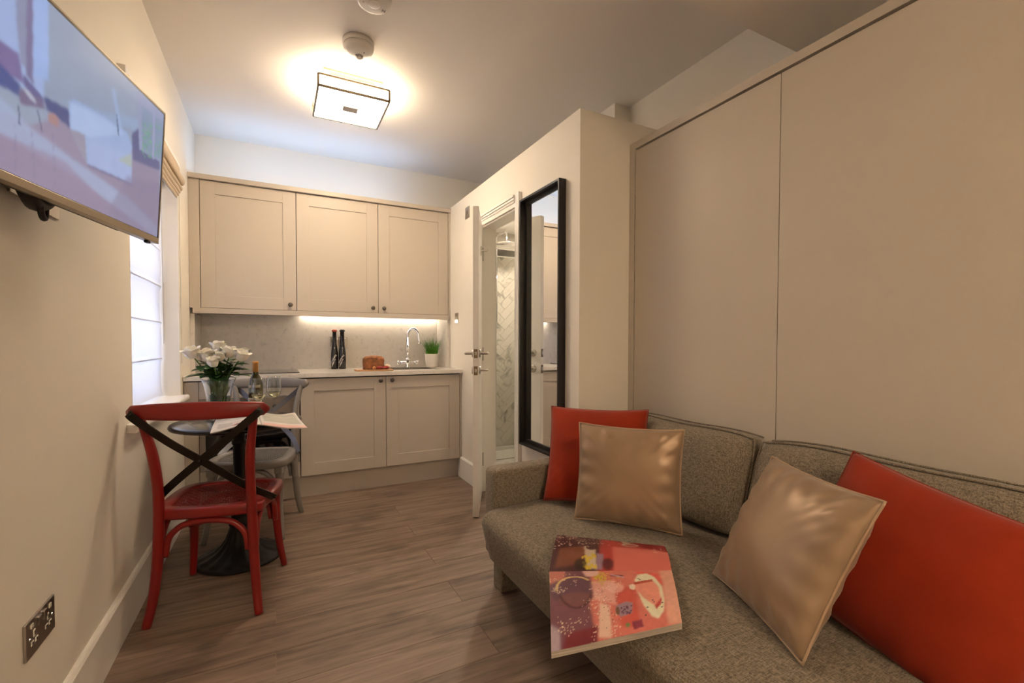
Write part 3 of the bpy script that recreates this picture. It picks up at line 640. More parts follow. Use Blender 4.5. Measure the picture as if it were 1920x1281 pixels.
# ================================================================== DOOR (open)
hp = Vector((1.9085, 3.192, 0)); fe = Vector((1.676, 2.716, 0)); dv = (fe-hp); dw = dv.length; dv.normalize()
dr = thing('door_1', 'white flush bathroom door standing open beside the mirror', 'door', hp, math.atan2(dv.y, dv.x)); dr['kind'] = 'structure'; del dr['category']
T2 = 0.019
leaf = obj('leaf', B(0, dw, -T2, T2, 0.008, 2.005, bev=0.0015), 'trim', dr, local=True)
for z, h in ((1.065, 0.057), (0.955, 0.057)):
    obj('latch_plate', B(dw-0.0008, dw+0.0018, -0.0125, 0.0125, z-h/2, z+h/2), 'bronze', dr, local=True)
    obj('latch_bolt', B(dw+0.0012, dw+0.005, -0.007, 0.007, z-0.010, z+0.012), 'nickel', dr, local=True)
for s in (-1, 1):
    for z, L_ in ((1.065, 0.095), (0.955, 0.045)):
        rose = xf(lathe([(0, 0), (0.026, 0), (0.026, 0.007), (0.022, 0.010), (0, 0.010)], 24), Matrix.Translation((dw-0.06, s*T2, z)) @ Matrix.Rotation(math.radians(-90*s), 4, 'X'))
        rs = obj('handle_rose', rose, 'nickel', dr, local=True, smooth=True)
        if L_ == 0.045 and s == -1: continue
        lv = tube(smooth_path([(dw-0.06, s*(T2+0.008), z), (dw-0.06, s*(T2+0.042), z), (dw-0.068, s*(T2+0.052), z), (dw-0.06-L_, s*(T2+0.054), z)], 4), 0.0085 if L_ > 0.05 else 0.006, 12)
        obj('lever' if L_ > 0.05 else 'thumb_turn', lv, 'nickel', dr, local=True, smooth=True)
for z in (0.25, 1.05, 1.80):
    obj('hinge', tube([(-0.006, T2+0.004, z-0.05), (-0.006, T2+0.004, z+0.05)], 0.006, 10), 'nickel', dr, local=True, smooth=True)
obj('robe_hook', merge(B(0.30, 0.33, T2, T2+0.008, 1.735, 1.790), tube([(0.315, T2+0.004, 1.765), (0.315, T2+0.045, 1.765), (0.315, T2+0.055, 1.782)], 0.006, 10)), 'nickel', dr, local=True)

# ================================================================== MIRROR
mr = thing('wall_mirror', 'tall mirror in a deep black box frame on the bathroom wall', 'mirror', (1.905, 2.295, 0.50))
MY0, MY1, MZ0, MZ1, MX = 2.068, 2.515, 0.505, 2.012, 1.882
fr = 0.012
for nm, a in (('frame_side', (MX, XW-0.001, MY0, MY0+fr, MZ0, MZ1)), ('frame_side', (MX, XW-0.001, MY1-fr, MY1, MZ0, MZ1)), ('frame_top', (MX, XW-0.001, MY0+fr, MY1-fr, MZ1-fr, MZ1)), ('frame_bottom', (MX, XW-0.001, MY0+fr, MY1-fr, MZ0, MZ0+fr))):
    obj(nm, B(*a, bev=0.001), 'frame_blk', mr)
obj('inner_frame', merge(B(MX+0.035, XW-0.0035, MY0+fr, MY0+fr+0.022, MZ0+fr, MZ1-fr), B(MX+0.035, XW-0.0035, MY1-fr-0.022, MY1-fr, MZ0+fr, MZ1-fr), B(MX+0.035, XW-0.0035, MY0+fr+0.022, MY1-fr-0.022, MZ1-fr-0.022, MZ1-fr), B(MX+0.035, XW-0.0035, MY0+fr+0.022, MY1-fr-0.022, MZ0+fr, MZ0+fr+0.022)), 'frame_blk', mr)
obj('mirror_glass', B(MX+0.041, XW-0.0022, MY0+fr+0.021, MY1-fr-0.021, MZ0+fr+0.021, MZ1-fr-0.021), 'mirror', mr)

# ================================================================== WALL BED CABINET
wb = thing('wall_bed_cabinet', 'large greige fold-down wall bed cabinet with flat panels behind the sofa', 'wall bed', (2.45, 0.6, 0))
ZM, ZI, YI, G = 2.208, 2.1665, 1.9018, 0.0065
YE = -0.56
obj('carcass', B(XM+0.03, XR-0.002, YE, YP-0.001, 0.0, ZM-0.001), 'cabgap', wb)
obj('side_stile', B(XM, XM+0.03, YI+0.001, YP-0.001, 0, ZM), 'bed', wb)
obj('top_rail', B(XM, XM+0.03, YE, YI+0.001, ZI+0.0065, ZM), 'bed', wb)
obj('end_stile', B(XM, XM+0.03, YE-0.04, YE, 0, ZM), 'bed', wb)
obj('top_board', B(XM+0.03, XR-0.002, YE-0.04, YP-0.001, ZM-0.001, ZM+0.0), 'bed', wb)
for a, b in ((1.1065, YI-0.004), (0.3065, 1.1035), (YE+0.004, 0.3035)):
    obj('panel', B(XM+0.001, XM+0.019, a, b, 0.03, ZI-0.0045, bev=0.0008, seg=1), 'bed', wb)
for z in (2.03, 1.94, 1.67):
    obj('hinge', B(XM-0.001, XM+0.004, YI-0.0045, YI+0.002, z-0.01, z+0.01), 'nickel', wb)

# ================================================================== TELEVISION
TVX = 0.205
pB = at(297.6, 457.9, 'x', TVX); aT, tT = 0.2266, 0.062
dT = Vector((math.sin(aT), math.cos(aT), 0)); nT = Vector((math.cos(aT), -math.sin(aT), 0)); uT = Vector((0, 0, 1))*math.cos(tT)+nT*math.sin(tT); fT = nT*math.cos(tT)-Vector((0, 0, 1))*math.sin(tT)
TW, TH = 0.735, 0.432*0.98
orig = pB - dT*TW                      # bottom corner nearest the camera
# local frame: x along the set (towards the kitchen), z up the screen, -y out of the screen
MT = Matrix(((dT.x, -fT.x, uT.x, orig.x), (dT.y, -fT.y, uT.y, orig.y), (dT.z, -fT.z, uT.z, orig.z), (0, 0, 0, 1)))
tv = thing('television', 'wide flat-screen television on a swivel mount, showing a pale bedroom', 'television', orig, MT.to_3x3().to_4x4())
SX_, SZ0, SZ1 = 0.006, 0.0185, TH-0.006
bm = bmesh.new()
box(bm, 0, TW, 0, 0.022, 0, SZ0, bev=0.001); box(bm, 0, TW, 0, 0.022, SZ1+0.001, TH, bev=0.001); box(bm, 0, SX_-0.001, 0, 0.022, SZ0, SZ1+0.001); box(bm, TW-SX_+0.001, TW, 0, 0.022, SZ0, SZ1+0.001)
obj('bezel', bm, 'tvgold', tv, local=True)
bm = bmesh.new(); e = 0.004
box(bm, SX_-0.001, TW-SX_+0.001, 0.0005, 0.020, SZ0, SZ0+e*.3); box(bm, SX_-0.001, TW-SX_+0.001, 0.0005, 0.020, SZ1-e, SZ1+0.001); box(bm, SX_-0.001, SX_+e, 0.0005, 0.020, SZ0, SZ1); box(bm, TW-SX_-e, TW-SX_+0.001, 0.0005, 0.020, SZ0, SZ1)
obj('screen_border', bm, 'black', tv, local=True)
obj('back_shell', merge(B(0.002, TW-0.002, 0.0215, 0.030, 0.002, TH-0.002), B(0.14, TW-0.14, 0.030, 0.048, 0.004, 0.30, bev=0.006)), 'black', tv, local=True)
for fx in (0.33, 0.66): obj('ir_foot', B(TW*0.93-0.006, TW*0.93+0.012, 0.004, 0.016, -0.008, 0.0, bev=0.002), 'black', tv, local=True) if fx > .5 else None
MTi = MT.inverted()
sw_, sh_ = TW-2*SX_-2*0.004, SZ1-0.004-SZ0-0.0012
def tvp(u, v):       # photo pixel -> picture coordinates on the screen
    o3 = MT.to_3x3().transposed() @ (CAMP-orig); d3 = MT.to_3x3().transposed() @ ray(u, v); t = -o3.y/d3.y; p = o3+d3*t
    return ((p.x-SX_-0.004)/sw_, (p.z-SZ0-0.0012)/sh_)
def TP(l): return [tvp(*p) for p in l]
cv = Canvas(230, 132, (148, 160, 184))
cv.poly(TP([(-400, -400), (60, -120), (84, 60), (84, 185), (-20, 130), (-400, -60)]), (160, 178, 222), 3)          # bright window wall
cv.poly(TP([(28, -60), (60, -40), (64, 140), (40, 120), (32, 40)]), (142, 146, 176), 2)
cv.poly(TP([(52, -60), (64, -50), (64, 160), (50, 140)]), (122, 112, 150), 2)
cv.poly(TP([(64, -40), (92, 0), (92, 150), (64, 146)]), (158, 182, 232), 3)
cv.poly(TP([(130, 195), (310, 235), (310, 300), (245, 240), (130, 215)]), (150, 168, 200), 3)
cv.poly(TP([(-300, 150), (0, 205), (60, 235), (130, 215), (190, 255), (250, 280), (300, 320), (300, 450), (-300, 260)]), (148, 136, 162), 2)   # floor
cv.poly(TP([(-300, 130), (0, 182), (60, 240), (140, 300), (240, 370), (300, 430), (300, 450), (140, 330), (0, 250), (-300, 190)]), (164, 178, 212), 5, 0.75)
cv.poly(TP([(-300, 300), (0, 250), (120, 300), (220, 400), (160, 400), (-300, 260)]), (150, 132, 160), 4, 0.7)
cv.poly(TP([(-300, -60), (0, 75), (36, 100), (46, 158), (0, 130), (-300, 20)]), (122, 106, 154), 2)               # armchair
cv.poly(TP([(-300, 10), (0, 118), (40, 160), (38, 180), (0, 160), (-300, 70)]), (72, 84, 142), 2)
cv.poly(TP([(44, 138), (78, 178), (86, 198), (60, 180), (46, 160)]), (104, 98, 146), 1)
cv.poly(TP([(40, 165), (78, 186), (86, 205), (40, 196), (36, 178)]), (118, 104, 138), 1)
cv.poly(TP([(82, 180), (132, 207), (132, 240), (108, 222), (88, 205)]), (78, 84, 132), 2)
cv.ell(*tvp(58, 180), 0.030, 0.012, (176, 180, 200), 1, rot=-0.7)
cv.poly(TP([(92, 212), (104, 214), (112, 224), (110, 238), (96, 232), (90, 222)]), (170, 130, 130), 1)           # basket
cv.line(tvp(36, 200), tvp(38, 234), 0.0022, (60, 60, 100), 0); cv.line(tvp(72, 208), tvp(80, 246), 0.0022, (60, 60, 100), 0)
for (p, q) in (((30, 235), (30, 320)), ((60, 240), (66, 335)), ((100, 250), (104, 350))): cv.line(tvp(*p), tvp(*q), 0.0015, (118, 112, 146), 1, 0.7)
cv.poly(TP([(130, 190), (140, 186), (200, 220), (240, 250), (248, 275), (248, 345), (164, 308), (132, 240)]), (158, 178, 220), 1)   # bed
cv.poly(TP([(132, 243), (160, 246), (164, 306), (150, 280)]), (150, 146, 166), 1)
cv.poly(TP([(135, 192), (200, 224), (235, 252), (170, 258), (134, 240)]), (172, 192, 230), 2)
cv.poly(TP([(170, 262), (246, 290), (246, 342), (166, 306)]), (164, 180, 222), 2)
cv.poly(TP([(222, 300), (247, 288), (248, 314), (232, 305)]), (172, 182, 176), 2)
cv.poly(TP([(166, 308), (250, 345), (250, 350), (166, 313)]), (120, 116, 152), 1)
cv.poly(TP([(248, 250), (262, 240), (300, 290), (300, 320), (250, 300)]), (98, 98, 140), 2)
cv.poly(TP([(258, 170), (312, 220), (312, 310), (262, 280)]), (152, 158, 190), 1)                                # window on the right
cv.poly(TP([(266, 196), (306, 230), (304, 300), (268, 284)]), (136, 152, 178), 1)
for _ in range(90):
    s_, t_ = RNG.uniform(268, 304), RNG.uniform(232, 296); a_, b_ = tvp(s_, t_); cv.ell(a_, b_, 0.006, 0.010, (80+RNG.integers(60), 150+RNG.integers(30), 130), 0, 0.6)
cv.poly(TP([(288, 210), (292, 212), (290, 300), (286, 298)]), (158, 160, 196), 0)
cv.line(tvp(220, 215), tvp(223, 252), 0.004, (60, 82, 110), 0); cv.line(tvp(214, 170), tvp(228, 250), 0.012, (166, 190, 236), 3, 0.5)
cv.poly(TP([(200, 400), (240, 330), (300, 345), (300, 450)]), (132, 122, 152), 6, 0.6)
cv.mottle((30, 20), 0.02)
cv.a = np.stack([cv._soft(cv.a[..., q], 1) for q in range(3)], -1)*0.93+0.07*cv.a.mean((0, 1))
# the painted colours are what the lit panel shows
sheet('screen', cv, lambda u, v: (SX_+0.004+u*sw_, 0.0010, SZ0+0.0012+v*sh_), 'screen', tv, local=True)
# swivel mount: wall plate, arm, cables
ctr = orig + dT*(TW*0.52) - fT*0.05 + uT*0.20
mt = thing('tv_mount', 'black swivel wall bracket behind the television with a hanging cable loop', 'tv bracket', (0.0, ctr.y, ctr.z))
obj('wall_plate', B(0.0005, 0.012, ctr.y-0.06, ctr.y+0.06, ctr.z-0.16, ctr.z+0.14), 'black', mt)
obj('arm', tube([(0.012, ctr.y-0.03, ctr.z), (0.055, ctr.y-0.02, ctr.z), (ctr.x-0.012, ctr.y-0.005, ctr.z)], 0.018, 10), 'black', mt)
b1 = at(60, 372, 'x', 0.05); b2 = at(78, 396, 'x', 0.06)
obj('cable_shroud', merge(tube(smooth_path([b1+Vector((-.02, -.03, .10)), b1+Vector((0, -.03, .02)), b1+Vector((0, .02, -.005)), b1+Vector((.01, .05, .02)), b1+Vector((.01, .06, .10))], 4), 0.020, 8)), 'black', mt, smooth=True)
obj('cable_loop', tube(smooth_path([b2+Vector((0, -.01, .10)), b2+Vector((0, -.008, .02)), b2+Vector((0, .004, -.012)), b2+Vector((0, .02, .0)), b2+Vector((0, .025, .10))], 5), 0.007, 8), 'black', mt, smooth=True)
for (u0, v0, u1, v1, nm) in ((17, 358, 64, 387, 'steel blank plate on the wall under the near end of the television'), (88, 401, 110, 413, 'steel aerial plate on the wall under the middle of the television')):
    a = at(u0, v0, 'x', 0.004); b = at(u1, v1, 'x', 0.004)
    pt = obj('wall_plate_cover', merge(B(0.0005, 0.006, a.y, b.y, a.z, a.z+0.085, bev=0.001)), 'nickel'); tag(pt, nm, 'wall plate')

# ================================================================== BLINDS
def roman_sheer():
    t = thing('roman_blind', 'sheer white roman blind lowered over the bright window', 'blind', (-0.09, (WY0+WY1)/2, 0.83))
    zs = np.linspace(0.815, WZ1-0.01, 120); bm = bmesh.new(); cols = []
    seams = [0.815, 1.035, 1.255, 1.475, 1.695, 1.915, 2.12]
    for yv in np.linspace(WY0+0.006, WY1-0.012, 26):
        col = []
        for z in zs:
            d = min(abs(z-s) for s in seams); x = -0.092 + 0.007*math.exp(-(d/0.010)**2) - 0.004*math.sin((z-0.815)/0.22*math.pi) + 0.0015*math.sin(yv*14+z*5)
            col.append(bm.verts.new((x, yv, z)))
        cols.append(col)
    for a, b in zip(cols, cols[1:]):
        for i in range(len(zs)-1): bm.faces.new((a[i], b[i], b[i+1], a[i+1]))
    obj('fabric', bm, 'sheer', t, smooth=True)
    for s in seams[1:-1]: obj('batten', B(-0.090, -0.086, WY0+0.012, WY1-0.018, s-0.003, s+0.003), 'sheer', t)
    obj('headrail', B(-0.105, -0.075, WY0+0.002, WY1-0.004, WZ1-0.03, WZ1-0.001), 'trim', t)
    obj('pull_cord', tube(smooth_path([(-0.08, WY1-0.02, WZ1-0.03), (-0.078, WY1-0.018, 1.5), (-0.076, WY1-0.022, 1.16), (-0.075, WY1-0.03, 1.14), (-0.074, WY1-0.02, 1.18), (-0.074, WY1-0.016, 1.5)], 6), 0.0022, 6), 'cord', t)
roman_sheer()
rb = thing('folded_blind', 'taupe roman blind folded up on the wall above the window', 'blind', (0.03, 2.9, 2.02))
BY0, BY1 = 2.30, 3.42
obj('headrail', B(0.0008, 0.028, BY0, BY1, 2.175, 2.215), 'trim', rb)
def fold(zt, zb_, xo, xi, y0_, y1_, nm, sag=0.0):
    # teardrop fold section swept along the wall
    pr = [(xi, zt), (xo*0.75, zt-0.01), (xo, (zt+zb_)/2), (xo*0.96, zb_+0.015), (xo*0.72, zb_), (xo*0.45, zb_+0.012), (xi, (zt+zb_)/2)]
    bm = bmesh.new(); rings = []
    for q in range(15):
        f = q/14; yy = y0_+(y1_-y0_)*f; dz = -sag*math.sin(f*math.pi)+0.003*math.sin(f*23+zt*40)
        rings.append([bm.verts.new((px+0.001, yy, pz+dz)) for px, pz in pr])
    n = len(pr)
    for A, Bq in zip(rings, rings[1:]):
        for i in range(n): bm.faces.new((A[i], A[(i+1) % n], Bq[(i+1) % n], Bq[i]))
    bm.faces.new(rings[0]); bm.faces.new(rings[-1][::-1]); bmesh.ops.recalc_face_normals(bm, faces=bm.faces)
    bmesh.ops.subdivide_edges(bm, edges=[], cuts=0)
    o = obj(nm, bm, 'blind_dark', rb, smooth=True); md = o.modifiers.new('s', 'SUBSURF'); md.levels = md.render_levels = 1; return o
fold(2.213, 2.135, 0.036, 0.004, BY0-0.002, BY1, 'top_fold')
fold(2.145, 2.068, 0.062, 0.004, BY0, BY1+0.005, 'fold')
for q, (zt, zb_, xo) in enumerate(((2.085, 2.040, 0.050), (2.065, 2.022, 0.042), (2.045, 2.004, 0.034), (2.03, 1.988, 0.027))): fold(zt, zb_, xo, 0.003, BY0+0.004*q, BY1-0.012*q, 'fold', 0.004)
cp = []
obj('bead_chain', tube([(0.006, 3.535, 2.10), (0.007, 3.537, 1.0)], 0.0022, 6), 'cord', rb)

# ================================================================== DETECTORS
sd = thing('smoke_detector', 'round white smoke detector with a test button, nearest the top edge of the photo', 'smoke detector', (0.948, 2.165, ZC), group='ceiling detectors')
x_, y_ = 0.948, 2.165
obj('base', lathe([(0.060, 0), (0.079, 0), (0.080, -0.018), (0.077, -0.022)], 40, x_, y_, ZC-0.0005), 'white_plastic', sd, smooth=True)
obj('cover', lathe([(0.079, -0.0225), (0.0795, -0.040), (0.074, -0.050), (0.060, -0.054), (0, -0.0545)], 40, x_, y_, ZC), 'white_plastic', sd, smooth=True)
obj('test_button', lathe([(0.027, -0.0548), (0.027, -0.0575), (0.025, -0.0585), (0, -0.0588)], 28, x_, y_, ZC), 'white_plastic', sd, smooth=True)
obj('status_light', lathe([(0, -0.0562), (0.003, -0.0562), (0.003, -0.054), (0, -0.054)], 10, x_-0.045, y_+0.006, ZC), 'sensor', sd)
nb = text_bm('N', 0.022); xf(nb, Matrix.Translation((x_+0.047, y_+0.022, ZC-0.0562)) @ Matrix.Rotation(math.pi, 4, 'X') @ Matrix.Rotation(math.radians(0), 4, 'Z')); obj('printed_mark', nb, 'black', sd)
hd = thing('heat_detector', 'deep white detector with a ribbed sensor nose between lamp and smoke detector', 'heat detector', (0.94, 2.555, ZC), group='ceiling detectors')
x_, y_ = 0.940, 2.555
obj('base', lathe([(0.060, 0), (0.079, 0), (0.080, -0.024), (0.077, -0.026)], 40, x_, y_, ZC-0.0005), 'white_plastic', hd, smooth=True)
obj('cover', lathe([(0.076, -0.026), (0.077, -0.036), (0.070, -0.052), (0.050, -0.063), (0.020, -0.067), (0, -0.067)], 40, x_, y_, ZC), 'white_plastic', hd, smooth=True)
obj('sensor_nose', lathe([(0.021, -0.060), (0.020, -0.072), (0.014, -0.077), (0, -0.077)], 24, x_+0.006, y_+0.012, ZC, mod=lambda a, z, r: 1+0.07*(1 if math.sin(a*10) > 0 else -1)), 'sensor', hd)
obj('vent_slot', B(x_+0.022, x_+0.026, y_-0.030, y_-0.008, ZC-0.0655, ZC-0.0600), 'black', hd); obj('status_light', lathe([(0, -0.060), (0.004, -0.060), (0.004, -0.055), (0, -0.055)], 10, x_-0.042, y_+0.035, ZC), 'sensor', hd)

# ================================================================== BISTRO TABLE
TX, TY, TZ = 0.362, 2.785, 0.728
bt = thing('bistro_table', 'round black bistro table with a fluted cast-iron pedestal base', 'table', (TX, TY, 0))
obj('table_top', lathe([(0, 0), (0.285, 0), (0.297, 0.004), (0.301, 0.013), (0.297, 0.022), (0.288, 0.026), (0, 0.026)], 72, TX, TY, TZ-0.026), 'tabletop', bt, smooth=True)
def flute(a, z, r): return 1 + (0.05*math.cos(a*14) if 0.026 < z < 0.16 else 0)
obj('pedestal_base', lathe([(0, 0), (0.198, 0), (0.205, 0.006), (0.204, 0.014), (0.192, 0.020), (0.186, 0.020), (0.178, 0.027), (0.150, 0.036), (0.115, 0.052), (0.085, 0.078), (0.064, 0.110), (0.052, 0.145), (0.046, 0.175), (0.052, 0.180), (0.052, 0.192), (0.040, 0.200), (0.040, 0.245), (0.046, 0.250), (0.046, 0.258), (0.030, 0.268)], 84, TX, TY, 0, mod=flute), 'iron', bt, smooth=True)
obj('column', lathe([(0.0285, 0.268), (0.0285, 0.60), (0.034, 0.605), (0.034, 0.622), (0.0285, 0.628), (0.0285, 0.690)], 28, TX, TY, 0), 'iron', bt, smooth=True)
obj('spider_bracket', merge(B(TX-0.20, TX+0.20, TY-0.018, TY+0.018, 0.690, TZ-0.0265), B(TX-0.018, TX+0.018, TY-0.20, TY+0.20, 0.690, TZ-0.0265)), 'iron', bt)

# ================================================================== CROSS-BACK CHAIRS
def chair(name, label, loc, rz, paint, cane, strap):
    t = thing(name, label, 'chair', loc, rz, group='cross-back bistro chairs')
    def part(n, bm, m, **k): return obj(n, bm, m, t, local=True, **k)
    # seat outline (front +y)
    def outline(inset):
        pts = []; ctrl = [(-0.165, -0.195), (0.165, -0.195), (0.205, -0.10), (0.222, 0.06), (0.205, 0.17), (0.12, 0.212), (0, 0.218), (-0.12, 0.212), (-0.205, 0.17), (-0.222, 0.06), (-0.205, -0.10)]
        P = [Vector((a, b, 0)) for a, b in ctrl]; n = len(P)
        for i in range(n):
            p0, p1, p2, p3 = P[(i-1) % n], P[i], P[(i+1) % n], P[(i+2) % n]
            for q in range(5):
                s = q/5; pts.append(0.5*((2*p1)+(-p0+p2)*s+(2*p0-5*p1+4*p2-p3)*s*s+(-p0+3*p1-3*p2+p3)*s**3))
        return [(p.x*(1-inset/0.22), p.y*(1-inset/0.21)) for p in pts]
    O, I = outline(0.0), outline(0.052); n = len(O)
    bm = bmesh.new(); z0, z1 = 0.412, 0.452
    rings = [[bm.verts.new((x*f, y*f, z)) for x, y in src] for src, f, z in ((I, 1, z0+0.004), (O, 0.985, z0), (O, 1.0, z0+0.008), (O, 1.0, z1-0.008), (O, 0.985, z1), (I, 1.01, z1), (I, 1.0, z1-0.004))]
    for A, Bq in zip(rings, rings[1:]+rings[:1]):
        for k_ in range(n): bm.faces.new((A[k_], A[(k_+1) % n], Bq[(k_+1) % n], Bq[k_]))
    bmesh.ops.recalc_face_normals(bm, faces=bm.faces); part('seat_frame', bm, paint, smooth=True)
    # woven cane: strands in four directions clipped to the opening
    bm = bmesh.new()
    def inside(x, y):
        c = False
        for i in range(n):
            x1, y1 = I[i]; x2, y2 = I[(i+1) % n]
            if (y1 > y) != (y2 > y) and x < (x2-x1)*(y-y1)/(y2-y1)+x1: c = not c
        return c
    for (dx, dy, stp, w) in ((1, 0, 0.0150, 0.0024), (0, 1, 0.0150, 0.0024), (0.7071, 0.7071, 0.0212, 0.0022), (0.7071, -0.7071, 0.0212, 0.0022)):
        nx, ny = -dy, dx
        for q in range(-18, 19):
            o_ = q*stp; ts = [s for s in np.arange(-0.25, 0.25, 0.004) if inside(nx*o_+dx*s, ny*o_+dy*s)]
            if len(ts) < 3: continue
            a, b = ts[0]-0.004, ts[-1]+0.004; zz = 0.4445 if dx*dy == 0 else 0.4462
            for sgn in (0,):
                v = [bm.verts.new((nx*(o_+s2*w)+dx*s1, ny*(o_+s2*w)+dy*s1, zz)) for s1, s2 in ((a, -1), (b, -1), (b, 1), (a, 1))]
                f = bm.faces.new(v)
    cn = part('cane_webbing', bm, cane, kind='stuff'); md = cn.modifiers.new('s', 'SOLIDIFY'); md.thickness = 0.0012
    # rear legs run up into the back posts
    for s in (-1, 1):
        pth = smooth_path([(s*0.203, -0.235, 0.0), (s*0.188, -0.212, 0.10), (s*0.176, -0.197, 0.25), (s*0.170, -0.196, 0.42), (s*0.168, -0.205, 0.55), (s*0.174, -0.225, 0.68), (s*0.190, -0.246, 0.79), (s*0.203, -0.2575, 0.850)], 5)
        part('rear_leg', tube(pth, [0.0165, 0.0185, 0.020, 0.020, 0.0195, 0.019, 0.016, 0.0125], 12), paint, smooth=True)
    for s in (-1, 1):
        pth = smooth_path([(s*0.205, 0.205, 0.0), (s*0.190, 0.180, 0.12), (s*0.180, 0.163, 0.26), (s*0.178, 0.158, 0.412)], 5)
        part('front_leg', tube(pth, [0.014, 0.0165, 0.019, 0.021], 12), paint, smooth=True)
        part('leg_block', B(s*0.178-0.022, s*0.178+0.022, 0.136, 0.180, 0.372, 0.4125, bev=0.006), paint)
    # bentwood arch braces
    def brace(a, b, zlo, zhi, nm='brace'):
        a = Vector(a); b = Vector(b); q = [Vector((a.x, a.y, zlo))]
        for f, zf in ((0.03, 0.45), (0.10, 0.72), (0.24, 0.93), (0.5, 1.0), (0.76, 0.93), (0.90, 0.72), (0.97, 0.45)): p = a.lerp(b, f); q.append(Vector((p.x, p.y, zlo+(zhi-zlo)*zf)))
        q.append(Vector((b.x, b.y, zlo))); part(nm, tube(smooth_path(q, 4), 0.0125, 10), paint, smooth=True)
    brace((-0.152, -0.190, 0), (0.152, -0.190, 0), 0.262, 0.398); brace((-0.156, 0.158, 0), (0.156, 0.158, 0), 0.262, 0.398)
    for s in (-1, 1): brace((s*0.176, -0.168, 0), (s*0.180, 0.132, 0), 0.262, 0.398)
    # top rail: bowed, tapered towards rounded ends
    bm = bmesh.new(); rings = []
    for q in range(25):
        f = q/24*2-1; x = f*0.252; y = -0.292+0.052*f*f; hz = 0.036*(1-0.30*f*f); e_ = max(0.12, min(1.0, (1-abs(f))/0.07)) ** 0.5; hz *= e_; th = 0.0135*e_; zc = 0.866-0.004*f*f
        sl = 0.104*f/0.252; nx = Vector((-sl, 1, 0)).normalized()
        ring = []
        for k_ in range(14):
            a = 2*math.pi*k_/14; ca, sa = math.cos(a), math.sin(a)
            ring.append(bm.verts.new(Vector((x, y, zc)) + nx*(math.copysign(abs(ca)**0.6, ca)*th) + Vector((0, 0, math.copysign(abs(sa)**0.8, sa)*hz))))
        rings.append(ring)
    for A, Bq in zip(rings, rings[1:]):
        for k_ in range(14): bm.faces.new((A[k_], A[(k_+1) % 14], Bq[(k_+1) % 14], Bq[k_]))
    bm.faces.new(rings[0][::-1]); bm.faces.new(rings[-1]); bmesh.ops.recalc_face_normals(bm, faces=bm.faces)
    part('top_rail', bm, paint, smooth=True)
    # metal cross straps
    for s in (-1, 1):
        pth = smooth_path([(-s*0.232, -0.272, 0.862), (-s*0.205, -0.281, 0.838), (-s*0.10, -0.272, 0.745), (0, -0.246+0.004*s, 0.660), (s*0.10, -0.214, 0.575), (s*0.165, -0.176, 0.515), (s*0.204, -0.120, 0.470), (s*0.226, -0.070, 0.436)], 5)
        sp_ = part('cross_strap', tube(pth, 0.01, flat=(0.030, 0.005), upv=(s*0.5, 0, 0.8)), strap)
        for (bx_, by_, bz_) in ((-s*0.222, -0.280, 0.856), (s*0.228, -0.078, 0.441)):
            part('bolt', lathe([(0, -0.006), (0.006, -0.006), (0.007, 0), (0.006, 0.006), (0, 0.007)], 10, bx_, by_, bz_), strap, smooth=True)
    part('bolt', lathe([(0, -0.006), (0.006, -0.006), (0.007, 0), (0.006, 0.006), (0, 0.007)], 10, 0, -0.254, 0.660), strap, smooth=True)
    return t
chair('bistro_chair', 'red painted cross-back bistro chair with cane seat, its back to the camera', (0.322, 2.437, 0), math.radians(-13.0), 'red_paint', 'red_cane', 'dark_metal')
chair('bistro_chair', 'grey painted cross-back bistro chair with cane seat, between table and oven', (0.421, 3.178, 0), math.radians(180-16), 'grey_paint', 'grey_cane', 'blue_metal')

# ================================================================== ON THE TABLE
VX, VY = 0.268, 2.868
vs = thing('glass_vase', 'flared clear glass vase holding the white roses', 'vase', (VX, VY, TZ))
pr = [(0.0, 0.0), (0.056, 0.0), (0.060, 0.004), (0.058, 0.030), (0.056, 0.080), (0.060, 0.140), (0.071, 0.190), (0.080, 0.212), (0.0775, 0.2125), (0.068, 0.190), (0.0565, 0.140), (0.0525, 0.080), (0.0545, 0.030), (0.054, 0.012), (0, 0.012)]
obj('vase_body', lathe(pr, 44, VX, VY, TZ+0.0005, close=False), 'glass', vs, smooth=True)
obj('water', lathe([(0, 0.0125), (0.0535, 0.0125), (0.054, 0.030), (0.052, 0.080), (0.0545, 0.120), (0, 0.120)], 36, VX, VY, TZ+0.0005), 'water', vs, smooth=True)
# roses
def petal_bm(w, h, curl, cup, n=8):
    bm = bmesh.new(); g = []
    for i in range(n+1):
        v = i/n; row = []
        for j in range(n+1):
            u = j/n*2-1; ww = w*(math.sin(math.pi*(0.14+0.60*v))**0.6); a = u*1.25
            r = cup*(1+0.35*v); x = math.sin(a)*ww; y = r*math.cos(a*0.8) - 0.0*v + curl*max(0, v-0.7)**2*6
            row.append(bm.verts.new((x, y-cup*0.4*(1-v)**2, h*v-0.18*h*u*u*v)))
        g.append(row)
    for i in range(n):
        for j in range(n): bm.faces.new((g[i][j], g[i][j+1], g[i+1][j+1], g[i+1][j]))
    return bm
def leaf_bm(L_, w):
    bm = bmesh.new(); n = 8; rows_ = []
    for i in range(n+1):
        f = i/n; ww = w*math.sin(math.pi*min(1, f*0.97+0.03))**0.85; z = -0.25*L_*f*f
        rows_.append([bm.verts.new((-ww, f*L_, z+ww*0.35)), bm.verts.new((0, f*L_, z)), bm.verts.new((ww, f*L_, z+ww*0.35))])
    for A, Bq in zip(rows_, rows_[1:]):
        for k_ in range(2): bm.faces.new((A[k_], A[k_+1], Bq[k_+1], Bq[k_]))
    return bm
